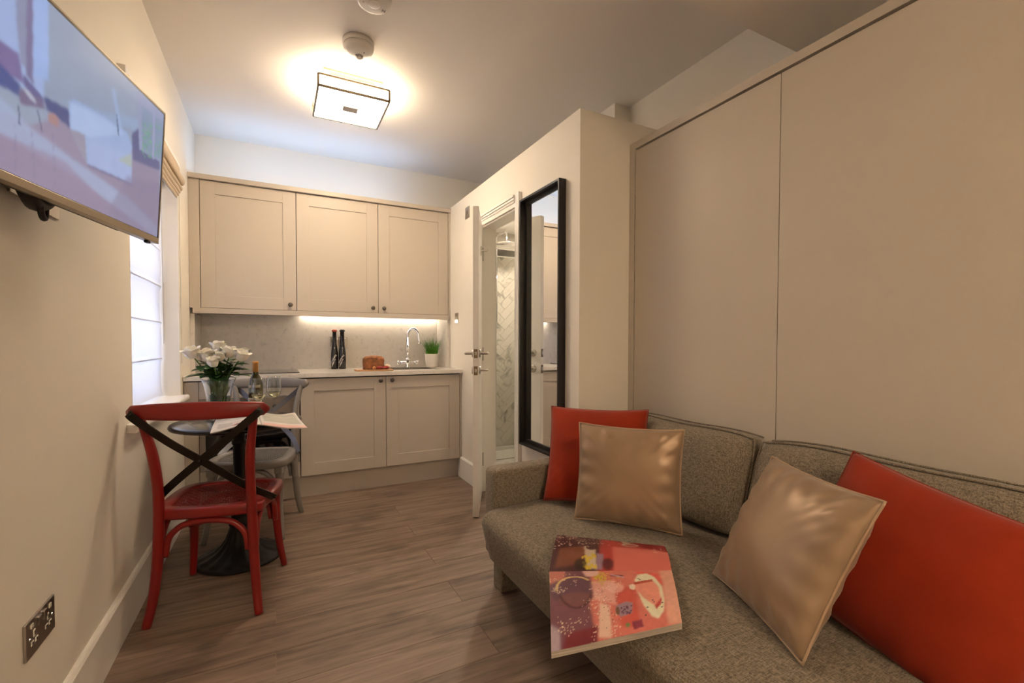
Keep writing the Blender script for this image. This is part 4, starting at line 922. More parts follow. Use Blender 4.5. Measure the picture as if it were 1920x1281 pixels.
def mesh_of(bm, m, name):
    me = bpy.data.meshes.new(name); bm.to_mesh(me); bm.free(); me.materials.append(M[m]); me.polygons.foreach_set('use_smooth', [True]*len(me.polygons)); return me
P_in, P_mid, P_out = mesh_of(petal_bm(0.017, 0.046, 0.0, 0.011), 'petal', 'petal_in'), mesh_of(petal_bm(0.023, 0.047, 0.006, 0.017), 'petal', 'petal_mid'), mesh_of(petal_bm(0.027, 0.043, 0.016, 0.021), 'petal', 'petal_out')
LEAF = [mesh_of(leaf_bm(0.066, 0.019), 'leaf', 'leaf_a'), mesh_of(leaf_bm(0.052, 0.015), 'leaf', 'leaf_b'), mesh_of(leaf_bm(0.080, 0.021), 'leaf', 'leaf_c')]
def inst(name, me, parent, mtx):
    o = bpy.data.objects.new(name, me); C.objects.link(o); o.parent = parent; o.matrix_local = mtx; return o
roses = [(360, 662, 2.80, 'leftmost white rose, leaning out of the vase towards the window'), (388, 666, 2.82, 'white rose second from the left, half hidden by the bud below'), (410, 651, 2.90, 'tallest white rose, standing at the top middle of the bouquet'),
         (411, 667, 2.80, 'white rosebud at the middle of the bouquet, under the tallest rose'), (400, 678, 2.76, 'lowest white rosebud, hanging at the front of the bouquet'), (431, 661, 2.84, 'white rose right of the tallest one in the bouquet'),
         (452, 667, 2.80, 'white rose with a drooping petal at the right front of the bouquet'), (461, 654, 2.92, 'white rosebud farthest right, behind the drooping rose'), (434, 674, 2.93, 'small pale bud low between the two right-hand roses')]
for ri, (u, v, yy, lab) in enumerate(roses):
    c = at(u, v, 'y', yy); axis = (c-Vector((VX, VY, TZ+0.12))).normalized()
    axis = (axis*0.75+Vector((0, 0, 0.5))).normalized()
    base = Vector((VX, VY, TZ))+Vector((RNG.uniform(-.025, .025), RNG.uniform(-.025, .025), 0.016)); neck = c-axis*0.026
    t = thing('white_rose', lab, 'rose', base, group='roses in the glass vase')
    mid = Vector((VX+(c.x-VX)*0.30, VY+(c.y-VY)*0.30, TZ+0.205)); pth = smooth_path([base, base.lerp(mid, 0.55), mid, mid.lerp(neck, 0.6)+Vector((0, 0, 0.006)), neck+axis*0.004], 5)
    stm = obj('stem', tube(pth, 0.0032, 7), 'stem', t, smooth=True)
    q = Vector((0, 0, 1)).rotation_difference(axis).to_matrix().to_4x4(); F_ = Matrix.Translation(neck-base) @ q
    sc_ = 0.62 if ri in (7, 8) else (1.0 if ri in (3, 4) else 1.22)
    for lay, (me, n_, tilt, r_) in enumerate(((P_in, 3, -10, 0.000), (P_mid, 4, -6, 0.000), (P_out, 5, 3 if ri not in (3, 4, 7, 8) else -4, 0.000))):
        for k_ in range(n_):
            a = 2*math.pi*k_/n_+lay*0.7+ri
            inst('petal', me, t, F_ @ Matrix.Scale(sc_, 4) @ Matrix.Rotation(a, 4, 'Z') @ Matrix.Translation((0, r_, 0)) @ Matrix.Rotation(math.radians(-tilt+RNG.uniform(-4, 4)), 4, 'X'))
    for k_ in range(4):
        a = 2*math.pi*k_/4+ri*0.4
        inst('sepal', LEAF[1], t, F_ @ Matrix.Rotation(a, 4, 'Z') @ Matrix.Rotation(math.radians(35), 4, 'X') @ Matrix.Scale(0.55, 4))
    nl = 7
    for k_ in range(nl):
        f = 0.45+0.42*k_/nl; p = pth[int(f*(len(pth)-1))]; a = RNG.uniform(0, 6.28)
        if p.z < TZ+0.05: continue
        inst('leaf', LEAF[k_ % 3], t, Matrix.Translation(p-base) @ Matrix.Rotation(a, 4, 'Z') @ Matrix.Rotation(math.radians(RNG.uniform(-5, 45) if p.z > TZ+0.215 else 70), 4, 'X') @ Matrix.Scale(1.0 if p.z > TZ+0.2 else 0.6, 4))
# loose greenery filling the neck of the vase
t = thing('rose_foliage', 'dark green rose leaves filling the neck of the glass vase', 'foliage', (VX, VY, TZ+0.10))
obj('stem_bundle', merge(*[tube([(VX+0.03*math.cos(a), VY+0.03*math.sin(a), TZ+0.02), (VX+0.045*math.cos(a+1.2), VY+0.045*math.sin(a+1.2), TZ+0.20)], 0.003, 6) for a in np.linspace(0, 5.6, 8)]), 'stem', t)
for k_ in range(64):
    a = k_*2.4; lvl = (k_ % 8)/8; z_ = TZ+0.06+0.225*lvl; rr = 0.034+0.030*max(0, lvl-0.5)
    inst('leaf', LEAF[k_ % 3], t, Matrix.Translation(Vector((VX+rr*math.cos(a), VY+rr*math.sin(a), z_))-WL[t.name]) @ Matrix.Rotation(a-math.pi/2+RNG.uniform(-.5, .5), 4, 'Z') @ Matrix.Rotation(math.radians(RNG.uniform(10, 50) if z_ > TZ+0.21 else 80), 4, 'X') @ Matrix.Scale(1.05 if z_ > TZ+0.21 else 0.75, 4))
for (u, v, yy, az, nm) in ((368, 683, 2.80, 100, 0), (362, 704, 2.80, 125, 2), (466, 683, 2.82, -75, 0), (460, 703, 2.80, -95, 2), (380, 705, 2.75, 150, 0)):
    p = at(u, v, 'y', yy); root = p.lerp(Vector((VX, VY, TZ+0.22)), 0.45); dd = (p-root)
    inst('leaf', LEAF[nm], t, Matrix.Translation(root-WL[t.name]) @ Matrix.Rotation(math.atan2(dd.y, dd.x)-math.pi/2, 4, 'Z') @ Matrix.Rotation(math.radians(12), 4, 'X') @ Matrix.Scale(1.15, 4))
# wine bottle
wbx, wby = 0.434, 2.985
wb_ = thing('wine_bottle', 'green glass wine bottle with gold capsule and cream label on the table', 'wine bottle', (wbx, wby, TZ))
obj('bottle_body', lathe([(0, 0.001), (0.034, 0.001), (0.037, 0.006), (0.0375, 0.150), (0.036, 0.175), (0.027, 0.205), (0.0165, 0.226), (0.0145, 0.240), (0.0145, 0.292), (0, 0.293)], 36, wbx, wby, TZ), 'bottle_glass', wb_, smooth=True)
obj('capsule', lathe([(0.0150, 0.238), (0.0152, 0.285), (0.0158, 0.287), (0.0158, 0.297), (0.013, 0.299), (0, 0.299)], 28, wbx, wby, TZ), 'capsule', wb_, smooth=True)
def band(r, z0, z1, a0, a1, x, y, z, n=24):
    bm = bmesh.new(); A = []; 
    for q in range(n+1):
        a = a0+(a1-a0)*q/n; A.append([bm.verts.new((x+r*math.cos(a), y+r*math.sin(a), z+zz)) for zz in (z0, z1)])
    for p, q in zip(A, A[1:]): bm.faces.new((p[0], q[0], q[1], p[1]))
    return bm
lb = obj('front_label', band(0.0379, 0.035, 0.095, math.radians(-175), math.radians(-35), wbx, wby, TZ), 'label', wb_, smooth=True)
obj('neck_label', band(0.0373, 0.148, 0.166, math.radians(-160), math.radians(-50), wbx, wby, TZ), 'label', wb_, smooth=True)
wr = bmesh.new()
for q, (z_, a0, a1) in enumerate(((0.079, -140, -80), (0.066, -150, -85), (0.052, -130, -95))):
    me_ = band(0.0382, z_, z_+0.004, math.radians(a0), math.radians(a1), wbx, wby, TZ); wr = merge(wr, me_)
sub('label_print', wr, 'copper', lb)
# wine glasses
def wine_glass(x, y, label):
    t = thing('wine_glass', label, 'wine glass', (x, y, TZ), group='wine glasses')
    pr = [(0, 0.0008), (0.033, 0.0008), (0.034, 0.002), (0.012, 0.005), (0.0042, 0.010), (0.0038, 0.085), (0.006, 0.092), (0.022, 0.104), (0.034, 0.126), (0.0375, 0.150), (0.0355, 0.185), (0.0315, 0.218), (0.0307, 0.218), (0.0346, 0.185), (0.0364, 0.150), (0.0328, 0.127), (0.021, 0.1065), (0, 0.0975)]
    obj('glass_body', lathe(pr, 40, x, y, TZ), 'glass', t, smooth=True)
    obj('wine', lathe([(0, 0.099), (0.0205, 0.1072), (0.0322, 0.1275), (0.0335, 0.133), (0, 0.133)], 32, x, y, TZ), 'wine', t, smooth=True)
wine_glass(0.528, 2.862, 'wine glass on the right, nearest the grey chair back')
wine_glass(0.458, 2.752, 'wine glass on the left, in front of the green wine bottle')
ph = thing('pepper_mill', 'small red-topped jar behind the red chair rail on the table', 'jar', (0.505, 2.70, TZ))
p_ = at(462, 757, 'y', 2.70)
ph.location = (p_.x, 2.70, TZ); WL[ph.name] = Vector(ph.location)
obj('jar_body', lathe([(0, 0.0005), (0.020, 0.0005), (0.021, 0.004), (0.018, 0.020), (0.019, 0.052), (0.016, 0.058), (0, 0.058)], 24, p_.x, 2.70, TZ), 'pot', ph, smooth=True)
obj('jar_lid', lathe([(0.0165, 0.058), (0.020, 0.062), (0.020, 0.072), (0.015, 0.080), (0, 0.082)], 24, p_.x, 2.70, TZ), 'shallot', ph, smooth=True)
# newspaper draped over the table edge
cvn = Canvas(90, 60, (204, 198, 192))
cvn.poly([(0.06, 0.10), (0.42, 0.10), (0.42, 0.50), (0.06, 0.50)], (196, 186, 182), 0)
for q in range(7): cvn.line((0.06, 0.16+q*0.05), (0.20, 0.16+q*0.05), 0.008, (70, 70, 90), 0, 0.8)
cvn.poly([(0.20, 0.12), (0.36, 0.16), (0.40, 0.30), (0.24, 0.28)], (150, 100, 96), 1); cvn.poly([(0.24, 0.14), (0.34, 0.18), (0.36, 0.24), (0.25, 0.22)], (90, 66, 60), 0)
cvn.poly([(0.52, 0.0), (1.0, 0.0), (1.0, 0.17), (0.52, 0.14)], (214, 172, 164), 1)
cvn.poly([(0.54, 0.24), (0.97, 0.24), (0.97, 0.95), (0.54, 0.95)], (176, 172, 160), 1)
for q in range(9): cvn.line((0.56, 0.30+q*0.07), (0.95, 0.30+q*0.07), 0.006, (150, 146, 138), 0, 0.6)
cvn.line((0.505, 0), (0.505, 1), 0.006, (140, 134, 128), 0); cvn.mottle((18, 12), 0.03)
nA, nB_, nC, nD = at(394, 812, 'z', TZ+0.012), at(577, 803, 'z', TZ-0.004), at(553, 774, 'z', TZ+0.012), at(405, 786, 'z', TZ+0.006)
def news(u, v, dz=0.0):
    p = nA.lerp(nB_, u).lerp(nD.lerp(nC, u), v); h = 0.034*math.sin(math.pi*min(1, u*1.15))**2*(1-0.45*v)+0.004*math.sin(u*9+v*4)
    return (p.x, p.y, max(p.z, TZ+0.0045 if (Vector((p.x-TX, p.y-TY, 0)).length < 0.305) else 0)+h+dz)
np_ = thing('newspaper', 'open newspaper lying across the bistro table and over its edge', 'newspaper', (0.5, 2.6, TZ))
sheet('top_page', cvn, lambda u, v: news(u, v), 'news', np_)
bmn = bmesh.new(); g0 = [[bmn.verts.new(news(i/24, j/12, -0.0012-0.0015*(1))) for i in range(25)] for j in range(13)]
for j in range(12):
    for i in range(24): bmn.faces.new((g0[j][i], g0[j][i+1], g0[j+1][i+1], g0[j+1][i]))
o = obj('lower_pages', bmn, 'paper', np_, smooth=True); md = o.modifiers.new('s', 'SOLIDIFY'); md.thickness = 0.0025; md.offset = -1
# amber bauble ornament low by the wall, partly hidden by the red chair
# ================================================================== ON THE WORKTOP
def dark_bottle(x, y, label, cap, sq):
    t = thing('dark_bottle', label, 'bottle', (x, y, 0.91), group='dark bottles on the worktop')
    b = obj('bottle_body', lathe([(0, 0.0008), (0.027, 0.0008), (0.0295, 0.004), (0.0300, 0.100), (0.0285, 0.135), (0.0235, 0.175), (0.0190, 0.205), (0.0172, 0.240), (0.0165, 0.312), (0.0185, 0.315), (0.0185, 0.324), (0.0165, 0.327), (0, 0.327)], 32, x, y, 0.91), 'dark_bottle', t, smooth=True)
    obj('cap', lathe([(0.0188, 0.314), (0.0215, 0.320), (0.0215, 0.328), (0.0170, 0.333), (0, 0.334)], 24, x, y, 0.91), cap, t, smooth=True)
    # slanting script wrapped round the glass: short pen strokes on a rising line
    bm = bmesh.new(); rr = 0.0304; a_c = math.radians(-115)
    def P(s, hgt): a = a_c+(s)/rr; return Vector((x+rr*math.cos(a), y+rr*math.sin(a), 0.91+hgt))
    def stroke(s0, h0, s1, h1, w):
        d = Vector((s1-s0, h1-h0)); d.normalize(); nx_, nz_ = -d.y*w, d.x*w
        v = [bm.verts.new(P(s_, h_)) for s_, h_ in ((s0-nx_, h0-nz_), (s1-nx_, h1-nz_), (s1+nx_, h1+nz_), (s0+nx_, h0+nz_))]; bm.faces.new(v)
    ca, sa = math.cos(math.radians(58)), math.sin(math.radians(58))
    def L2(lx, lz, oh): return (lx*ca-lz*sa, oh+lx*sa+lz*ca)
    rs = random.Random(sq)
    for ln, (oh, hh, w, a, b_) in enumerate(((0.085, 0.013, 0.0016, -0.042, 0.042), (0.058, 0.006, 0.0008, -0.026, 0.030), (0.046, 0.005, 0.0007, -0.030, 0.016))):
        xx = a
        while xx < b_:
            k_ = rs.choice((0, 1, 2)); ww = hh*0.62
            segs = {0: ((0, 0, 0.1, 1), (0, 0, 0.9, 0.1), (0.9, 0.1, 1, 1)), 1: ((0.1, 0, 0, 1), (0, 1, 0.9, 0.9), (0.9, 0.9, 1, 0)), 2: ((0, 0.5, 0.9, 0.6), (0.9, 0.6, 0.6, 1), (0.6, 1, 0.1, 0.5), (0.1, 0.5, 0.9, 0.0))}[k_]
            for (x0, z0, x1, z1) in segs: stroke(*L2(xx+x0*ww, (z0-.5)*hh, oh), *L2(xx+x1*ww, (z1-.5)*hh, oh), w)
            xx += ww*1.35
    sub('slanted_lettering', bm, 'bottle_print', b)
dark_bottle(0.978, 4.135, 'slim black bottle with a copper-red cap, left of the pair by the socket', 'copper', 3)
dark_bottle(1.037, 4.108, 'slim black bottle with a black cap, right of the pair by the socket', 'black', 5)
tag(obj('serving_board', B(1.092, 1.372, 3.68, 3.84, 0.9105, 0.9215, bev=0.003), 'board'), 'wooden serving board under the bread on the worktop', 'board')
# loaf
bm = bmesh.new(); box(bm, -0.083, 0.083, -0.055, 0.055, 0, 0.098); bmesh.ops.subdivide_edges(bm, edges=bm.edges, cuts=9, use_grid_fill=True)
for v in bm.verts:
    x, y, z = v.co; fz = z/0.098; r_ = 1-0.05*(1-fz)-0.05*max(0, fz-0.7)/0.3
    px, py = abs(x)/0.083, abs(y)/0.055; rnd = (px**7+py**7)**(1/7) if px+py > 0 else 1; k_ = max(px, py)/rnd if rnd > 0 else 1
    v.co.x, v.co.y = x*r_*k_, y*r_*k_; v.co.z = z + (0.010*(1-px**2)*(1-py**2) if fz > 0.95 else 0) - (0.010*max(0, max(px, py)-0.8)/0.2 if fz > 0.95 else 0)
    v.co += Vector((RNG.normal(0, 1), RNG.normal(0, 1), RNG.normal(0, 1) if 0.02 < fz else 0))*0.0009
xf(bm, Matrix.Translation((1.231, 3.772, 0.9218)) @ Matrix.Rotation(math.radians(-6), 4, 'Z'))
tag(obj('bread_loaf', bm, 'bread', smooth=True), 'small brown loaf of bread on the wooden board', 'bread')
def bulb(name, label, cat, m, c, r, h, rot, stem_m, group=None):
    t = thing(name, label, cat, c, Matrix.Rotation(rot[1], 4, 'Z') @ Matrix.Rotation(rot[0], 4, 'X'), group=group)
    prof = [(0, -h*0.5), (r*0.45, -h*0.47), (r*0.85, -h*0.28), (r, 0), (r*0.86, h*0.24), (r*0.5, h*0.42), (r*0.2, h*0.55)]
    obj('bulb_skin', lathe(prof+[(0, h*0.56)], 24, 0, 0, 0, mod=lambda a, z, rr: 1+0.04*math.cos(a*6)), m, t, local=True, smooth=True)
    obj('dry_neck', lathe([(r*0.21, h*0.53), (r*0.10, h*0.68), (r*0.14, h*0.80), (0, h*0.81)], 12), stem_m, t, local=True, smooth=True)
bulb('shallot', 'dark red shallot lying at the front of the bread board', 'shallot', 'shallot', (1.268, 3.696, 0.9365), 0.0145, 0.052, (math.radians(90), math.radians(60)), 'onion', 'shallots on the board')
bulb('shallot', 'red shallot lying nearest the garlic on the bread board', 'shallot', 'shallot', (1.318, 3.712, 0.9365), 0.0145, 0.050, (math.radians(90), math.radians(100)), 'onion', 'shallots on the board')
bulb('onion', 'small golden onion at the corner of the loaf on the board', 'onion', 'onion', (1.222, 3.697, 0.9345), 0.0125, 0.030, (math.radians(70), 0.3), 'onion')
bulb('garlic_bulb', 'white garlic bulb at the right end of the bread board', 'garlic', 'garlic', (1.342, 3.775, 0.9405), 0.027, 0.040, (0.0, 0.0), 'garlic')
# grass pot
gx, gy = 1.808, 4.07
gp = thing('potted_grass', 'white ceramic pot of green grass at the right end of the worktop', 'potted plant', (gx, gy, 0.91))
obj('pot', lathe([(0, 0.0008), (0.044, 0.0008), (0.050, 0.006), (0.060, 0.050), (0.065, 0.118), (0.066, 0.122), (0.062, 0.122), (0.060, 0.108), (0, 0.108)], 40, gx, gy, 0.91), 'pot', gp, smooth=True)
obj('soil', lathe([(0, 0.1085), (0.0595, 0.1085), (0.0595, 0.110), (0, 0.112)], 28, gx, gy, 0.91), 'soil', gp)
V, F = [], []
for k_ in range(420):
    r_ = 0.052*math.sqrt(RNG.uniform()); a = RNG.uniform(0, 6.28); bx, by = gx+r_*math.cos(a), gy+r_*math.sin(a); L_ = RNG.uniform(0.11, 0.205)*(1-0.25*(r_/0.055)); ln = (r_/0.052)*RNG.uniform(0.2, 0.75)+RNG.uniform(0, 0.08); w = 0.0016
    bw = a+RNG.uniform(-.7, .7); n0 = len(V); pa = RNG.uniform(0, 6.28)
    for s in range(5):
        f = s/4; d = ln*L_*f*f*0.8; px, py = bx+d*math.cos(bw), by+d*math.sin(bw); pz = 0.91+0.111+L_*f*(1-0.25*ln*f)
        if py > 4.217: py = 4.217
        if px > 1.898: px = 1.898
        ww = w*(1-f*0.9); V += [(px-ww*math.cos(pa), py-ww*math.sin(pa), pz), (px+ww*math.cos(pa), py+ww*math.sin(pa), pz)]
    F += [(n0+2*s, n0+2*s+1, n0+2*s+3, n0+2*s+2) for s in range(4)]
obj('grass_blades', (V, F), 'grass', gp, kind='stuff')

# ================================================================== SOFA
SFZ = 0.412
so = thing('sofa', 'taupe tweed sofa with two loose-backed cushions against the wall bed', 'sofa', (1.80, 0.75, 0))
# seat: section extruded along y with soft front edge
def soft_section(prof, ys, name, m, parent, wob=0.003, endr=0.03):
    bm = bmesh.new(); rings = []; n = len(prof); cx = sum(p[0] for p in prof)/n; cz = sum(p[1] for p in prof)/n
    y0_, y1_ = ys; N = 48
    for q in range(N+1):
        f = q/N; y = y0_+(y1_-y0_)*f; de = min(y-y0_, y1_-y); e_ = 1-(1-min(1, de/endr))**2*0.10 if endr else 1
        rings.append([bm.verts.new((cx+(px-cx)*e_, y, cz+(pz-cz)*e_ + wob*math.sin(y*9+px*5)*(1 if pz > cz else 0))) for px, pz in prof])
    for A, Bq in zip(rings, rings[1:]):
        for i in range(n): bm.faces.new((A[i], A[(i+1) % n], Bq[(i+1) % n], Bq[i]))
    bm.faces.new(rings[0]); bm.faces.new(rings[-1][::-1]); bmesh.ops.recalc_face_normals(bm, faces=bm.faces)
    return obj(name, bm, m, parent, smooth=True)
seat_prof = [(1.372, 0.190), (1.352, 0.205), (1.326, 0.300), (1.312, 0.365), (1.318, 0.392), (1.338, 0.405), (1.40, 0.412), (1.60, 0.417), (1.85, 0.416), (2.12, 0.408), (2.235, 0.405), (2.235, 0.19)]
soft_section(seat_prof, (-0.10, 1.822), 'seat', 'sofa', so, 0.0022, 0.05)
def arm(y0_, y1_):
    bm = bmesh.new(); box(bm, 1.392, 2.235, y0_, y1_, 0.17, 0.568, bev=0.022, seg=4); return bm
obj('arm', arm(1.826, 1.935), 'sofa', so, smooth=True); obj('arm', arm(-0.215, -0.104), 'sofa', so, smooth=True)
obj('backrest_frame', B(2.14, 2.244, -0.20, 1.93, 0.18, 0.62, bev=0.02, seg=3), 'sofa', so, smooth=True)
for (lx, ly) in ((1.455, 1.875), (1.455, -0.16), (2.18, 1.875), (2.18, -0.16)): obj('leg', B(lx-0.018, lx+0.075, ly-0.035, ly+0.055, 0.0, 0.175, bev=0.006), 'sofa', so)
def back_cushion(y0_, y1_, seed):
    """plump box cushion leaning on the back frame"""
    rs = np.random.default_rng(seed); nu, nv = 34, 22; w = y1_-y0_; bm = bmesh.new()
    zb, zt = 0.418, 0.790; grids = []
    for side in (0, 1):
        g = []
        for j in range(nv+1):
            row = []; fv = j/nv
            for i in range(nu+1):
                fu = i/nu; eu = abs(fu*2-1); ev = abs(fv*2-1)
                ed = (1-eu**5)**0.5*(1-ev**5)**0.5
                z = zb+(zt-zb)*fv + (-0.014*eu**4 if fv > .5 else 0.010*eu**4)*abs(fv*2-1); y = y0_+w*fu + (0.012*(fu*2-1))*(-(ev**3))
                lean = 0.10*fv
                xm = 2.045+lean
                th = 0.030+0.062*ed
                dent = 0.004*math.sin(fu*11+seed)*math.sin(fv*6+seed)*ed
                x = xm-th+dent if side == 0 else min(xm+th*0.8, 2.138 if z < 0.63 else 2.243)
                row.append(bm.verts.new((x, y, z+0.004*math.sin(fu*8+seed)*(fv > .9))))
            g.append(row)
        grids.append(g)
    for side, g in enumerate(grids):
        for j in range(nv):
            for i in range(nu):
                f = (g[j][i], g[j][i+1], g[j+1][i+1], g[j+1][i]); bm.faces.new(f if side == 0 else f[::-1])
    a, b = grids
    for i in range(nu): bm.faces.new((a[0][i], b[0][i], b[0][i+1], a[0][i+1])); bm.faces.new((a[nv][i], a[nv][i+1], b[nv][i+1], b[nv][i]))
    for j in range(nv): bm.faces.new((a[j][0], a[j+1][0], b[j+1][0], b[j][0])); bm.faces.new((a[j][nu], b[j][nu], b[j+1][nu], a[j+1][nu]))
    bmesh.ops.recalc_face_normals(bm, faces=bm.faces)
    edge = [Vector(a[nv][i].co)+Vector((0.0, 0, 0.001)) for i in range(nu+1)]
    back = [Vector(b[nv][i].co)+Vector((0.0, 0, 0.001)) for i in range(nu+1)]
    sidee = [Vector(a[j][nu].co) for j in range(nv+1)]; sidee2 = [Vector(a[j][0].co) for j in range(nv+1)]
    o = obj('back_cushion', bm, 'sofa', so, smooth=True); md = o.modifiers.new('s', 'SUBSURF'); md.levels = md.render_levels = 1
    for pth in (edge, back, sidee, sidee2): sub('piping', tube(pth, 0.0034, 6), 'sofa', o, smooth=True)
back_cushion(1.082, 1.815, 1); back_cushion(0.335, 1.072, 2); back_cushion(-0.095, 0.325, 3)

# ------------------------------------------------------------------ throw cushions
def throw_cushion(label, base, yaw, lean, w, h, th, m, pipe, seed, roll=0.0, wrinkle=0.004, group=None):
    d = Vector((math.cos(yaw), math.sin(yaw), 0)); n = Vector((d.y, -d.x, 0)); upv = Vector((0, 0, 1))*math.cos(lean)-n*math.sin(lean)
    if roll: d2 = d*math.cos(roll)+upv*math.sin(roll); upv = upv*math.cos(roll)-d*math.sin(roll); d = d2
    Y = upv.cross(d); R3 = Matrix(((d.x, Y.x, upv.x), (d.y, Y.y, upv.y), (d.z, Y.z, upv.z)))
    t = thing('throw_cushion', label, 'cushion', base, R3.to_4x4(), group='throw cushions on the sofa')
    N = 40; bm = bmesh.new(); rs = np.random.default_rng(seed); ph = rs.uniform(0, 6.28, 12); grids = []
    for side in (-1, 1):
        g = []
        for j in range(N+1):
            row = []
            for i in range(N+1):
                u, v = i/N*2-1, j/N*2-1
                if side == 1 and (i in (0, N) or j in (0, N)): row.append(grids[0][j][i]); continue
                pin = 0.055; x = w/2*u*(1-pin*(1-v*v)); z = h/2+h/2*v*(1-pin*(1-u*u))
                b_ = max(0, (1-abs(u)**2.6))*max(0, (1-abs(v)**2.6)); T = th/2*b_**0.55
                ed = (1-b_)
                cr = abs(u*v); fo = math.sin(9*(abs(u)-abs(v))*3+ph[4]); wr_ = wrinkle*(0.5*math.sin(4*u+3*v+ph[0])*math.sin(3*v-2*u+ph[1]) + 0.55*math.sin(19*u+2*v+ph[2])*max(0, abs(v)-.45)*1.6 + 0.55*math.sin(18*v+ph[3]+2*u)*max(0, abs(u)-.45)*1.6 + 0.5*fo*cr)*min(1, b_*4)
                row.append(bm.verts.new((x, side*T+wr_*side, z)))
            g.append(row)
        grids.append(g)
    for side, g in zip((-1, 1), grids):
        for j in range(N):
            for i in range(N):
                f = (g[j][i], g[j][i+1], g[j+1][i+1], g[j+1][i]); bm.faces.new(f if side == -1 else f[::-1])
    per = [grids[0][0][i].co.copy() for i in range(N)]+[grids[0][j][N].co.copy() for j in range(N)]+[grids[0][N][N-i].co.copy() for i in range(N)]+[grids[0][N-j][0].co.copy() for j in range(N)]
    obj('cover', bm, m, t, local=True, smooth=True)
    if pipe: obj('piping', tube(per, 0.0034, 7, closed=True), pipe, t, local=True, smooth=True)
    else: obj('seam', tube(per, 0.0016, 5, closed=True), m, t, local=True, smooth=True)
    return t
throw_cushion('orange-red velvet cushion in the far sofa corner, behind a satin one', (1.770, 1.600, 0.428), -0.74, 0.46, 0.455, 0.445, 0.14, 'velvet', None, 11, wrinkle=0.003)
throw_cushion('bronze satin cushion leaning on the far red velvet cushion', (1.742, 1.366, 0.424), -0.89, 0.17, 0.410, 0.385, 0.125, 'satin', 'satin_pipe', 12, wrinkle=0.008)
throw_cushion('bronze satin cushion standing near the middle of the sofa, edge towards the camera', (1.655, 0.778, 0.424), -1.995, 0.47, 0.405, 0.405, 0.135, 'satin', 'satin_pipe', 13, wrinkle=0.008)
def corner_base(u, v, z, yaw, lean, w, h, roll):
    TL = at(u, v, 'z', z); d = Vector((math.cos(yaw), math.sin(yaw), 0)); n = Vector((d.y, -d.x, 0)); q = Vector((0, 0, 1))*math.cos(lean)-n*math.sin(lean)
    return TL+(d*math.cos(roll)+q*math.sin(roll))*(w/2)-(q*math.cos(roll)-d*math.sin(roll))*h
red_base = corner_base(1600, 846, 0.825, -1.62, 0.50, 0.50, 0.43, -0.21)
throw_cushion('large orange-red velvet cushion at the right edge of the photo', red_base, -1.62, 0.50, 0.50, 0.43, 0.15, 'velvet', None, 14, roll=-0.21, wrinkle=0.004)

# ------------------------------------------------------------------ magazine on the sofa
ZS = SFZ+0.004
mA, mB_ = at(1045, 1003, 'z', ZS+0.016), at(1245, 1024, 'z', ZS+0.016)          # far edge
mC, mD = at(1030, 1072, 'z', ZS+0.026), at(1259, 1069, 'z', ZS+0.026)           # spine
mE, mF = at(1034, 1218, 'z', ZS+0.030), at(1279, 1168, 'z', ZS+0.030)           # near edge
def far_page(u, v):      # v 0 at the spine, 1 at the far edge
    p = mC.lerp(mD, u).lerp(mA.lerp(mB_, u), v); p.z += 0.020*math.sin(math.pi*v)**1.0*(1-0.3*v); return p
def near_page(u, v):     # v 0 near edge, 1 spine
    p = mE.lerp(mF, u).lerp(mC.lerp(mD, u), v); p.z += 0.010*math.sin(math.pi*v); p.z -= 0.012*max(0, (1-v)-0.55)*(1-u); return p
def to_page(fnc, quad):
    # inverse bilinear of the pixel quad (bl, br, tr, tl)
    bl, br, tr, tl = [np.array(q, float) for q in quad]
    def f(u, v):
        p = np.array((u, v), float); s = np.array([.5, .5])
        for _ in range(20):
            a, b = s; P = bl*(1-a)*(1-b)+br*a*(1-b)+tr*a*b+tl*(1-a)*b
            Ja = (br-bl)*(1-b)+(tr-tl)*b; Jb = (tl-bl)*(1-a)+(tr-br)*a
            s = s-np.linalg.solve(np.array([Ja, Jb]).T, P-p)
        return tuple(s)
    return f
fp = to_page(None, ((1030, 1070), (1260, 1069), (1243, 1023), (1045, 1003))); npg = to_page(None, ((1034, 1218), (1279, 1168), (1259, 1069), (1030, 1072)))
G = lambda f, l: [f(*p) for p in l]
c1 = Canvas(120, 60, (176, 62, 58))
c1.poly(G(fp, [(1020, 990), (1130, 1000), (1120, 1075), (1020, 1080)]), (74, 36, 40), 6); c1.poly(G(fp, [(1050, 1040), (1105, 1035), (1105, 1062), (1040, 1066)]), (120, 66, 44), 4)
c1.poly(G(fp, [(1150, 1035), (1262, 1045), (1262, 1072), (1150, 1072)]), (206, 108, 98), 4); c1.poly(G(fp, [(1140, 1005), (1245, 1022), (1255, 1048), (1180, 1030)]), (140, 30, 36), 4)
c1.poly(G(fp, [(1165, 1012), (1178, 1018), (1186, 1018), (1176, 1026), (1168, 1022)]), (196, 176, 150), 1)
c1.ell(*fp(1182, 1029), 0.075, 0.10, (210, 190, 166), 1); c1.ell(*fp(1183, 1030), 0.055, 0.06, (170, 70, 64), 1)
c1.poly(G(fp, [(1096, 1035), (1116, 1036), (1120, 1068), (1100, 1066)]), (196, 176, 160), 2); c1.ell(*fp(1110, 1038), 0.05, 0.08, (70, 30, 34), 1)
for _ in range(34): a_ = fp(RNG.uniform(1092, 1118), RNG.uniform(1050, 1068)); c1.ell(*a_, 0.012, 0.03, (206, 178, 50), 0, 0.8)
c1.ell(*fp(1088, 1062), 0.05, 0.10, (44, 30, 20), 2, 0.8); c1.poly(G(fp, [(1118, 1048), (1132, 1050), (1130, 1068), (1120, 1068)]), (150, 120, 140), 1); c1.ell(*fp(1140, 1062), 0.05, 0.12, (60, 24, 34), 3, 0.8)
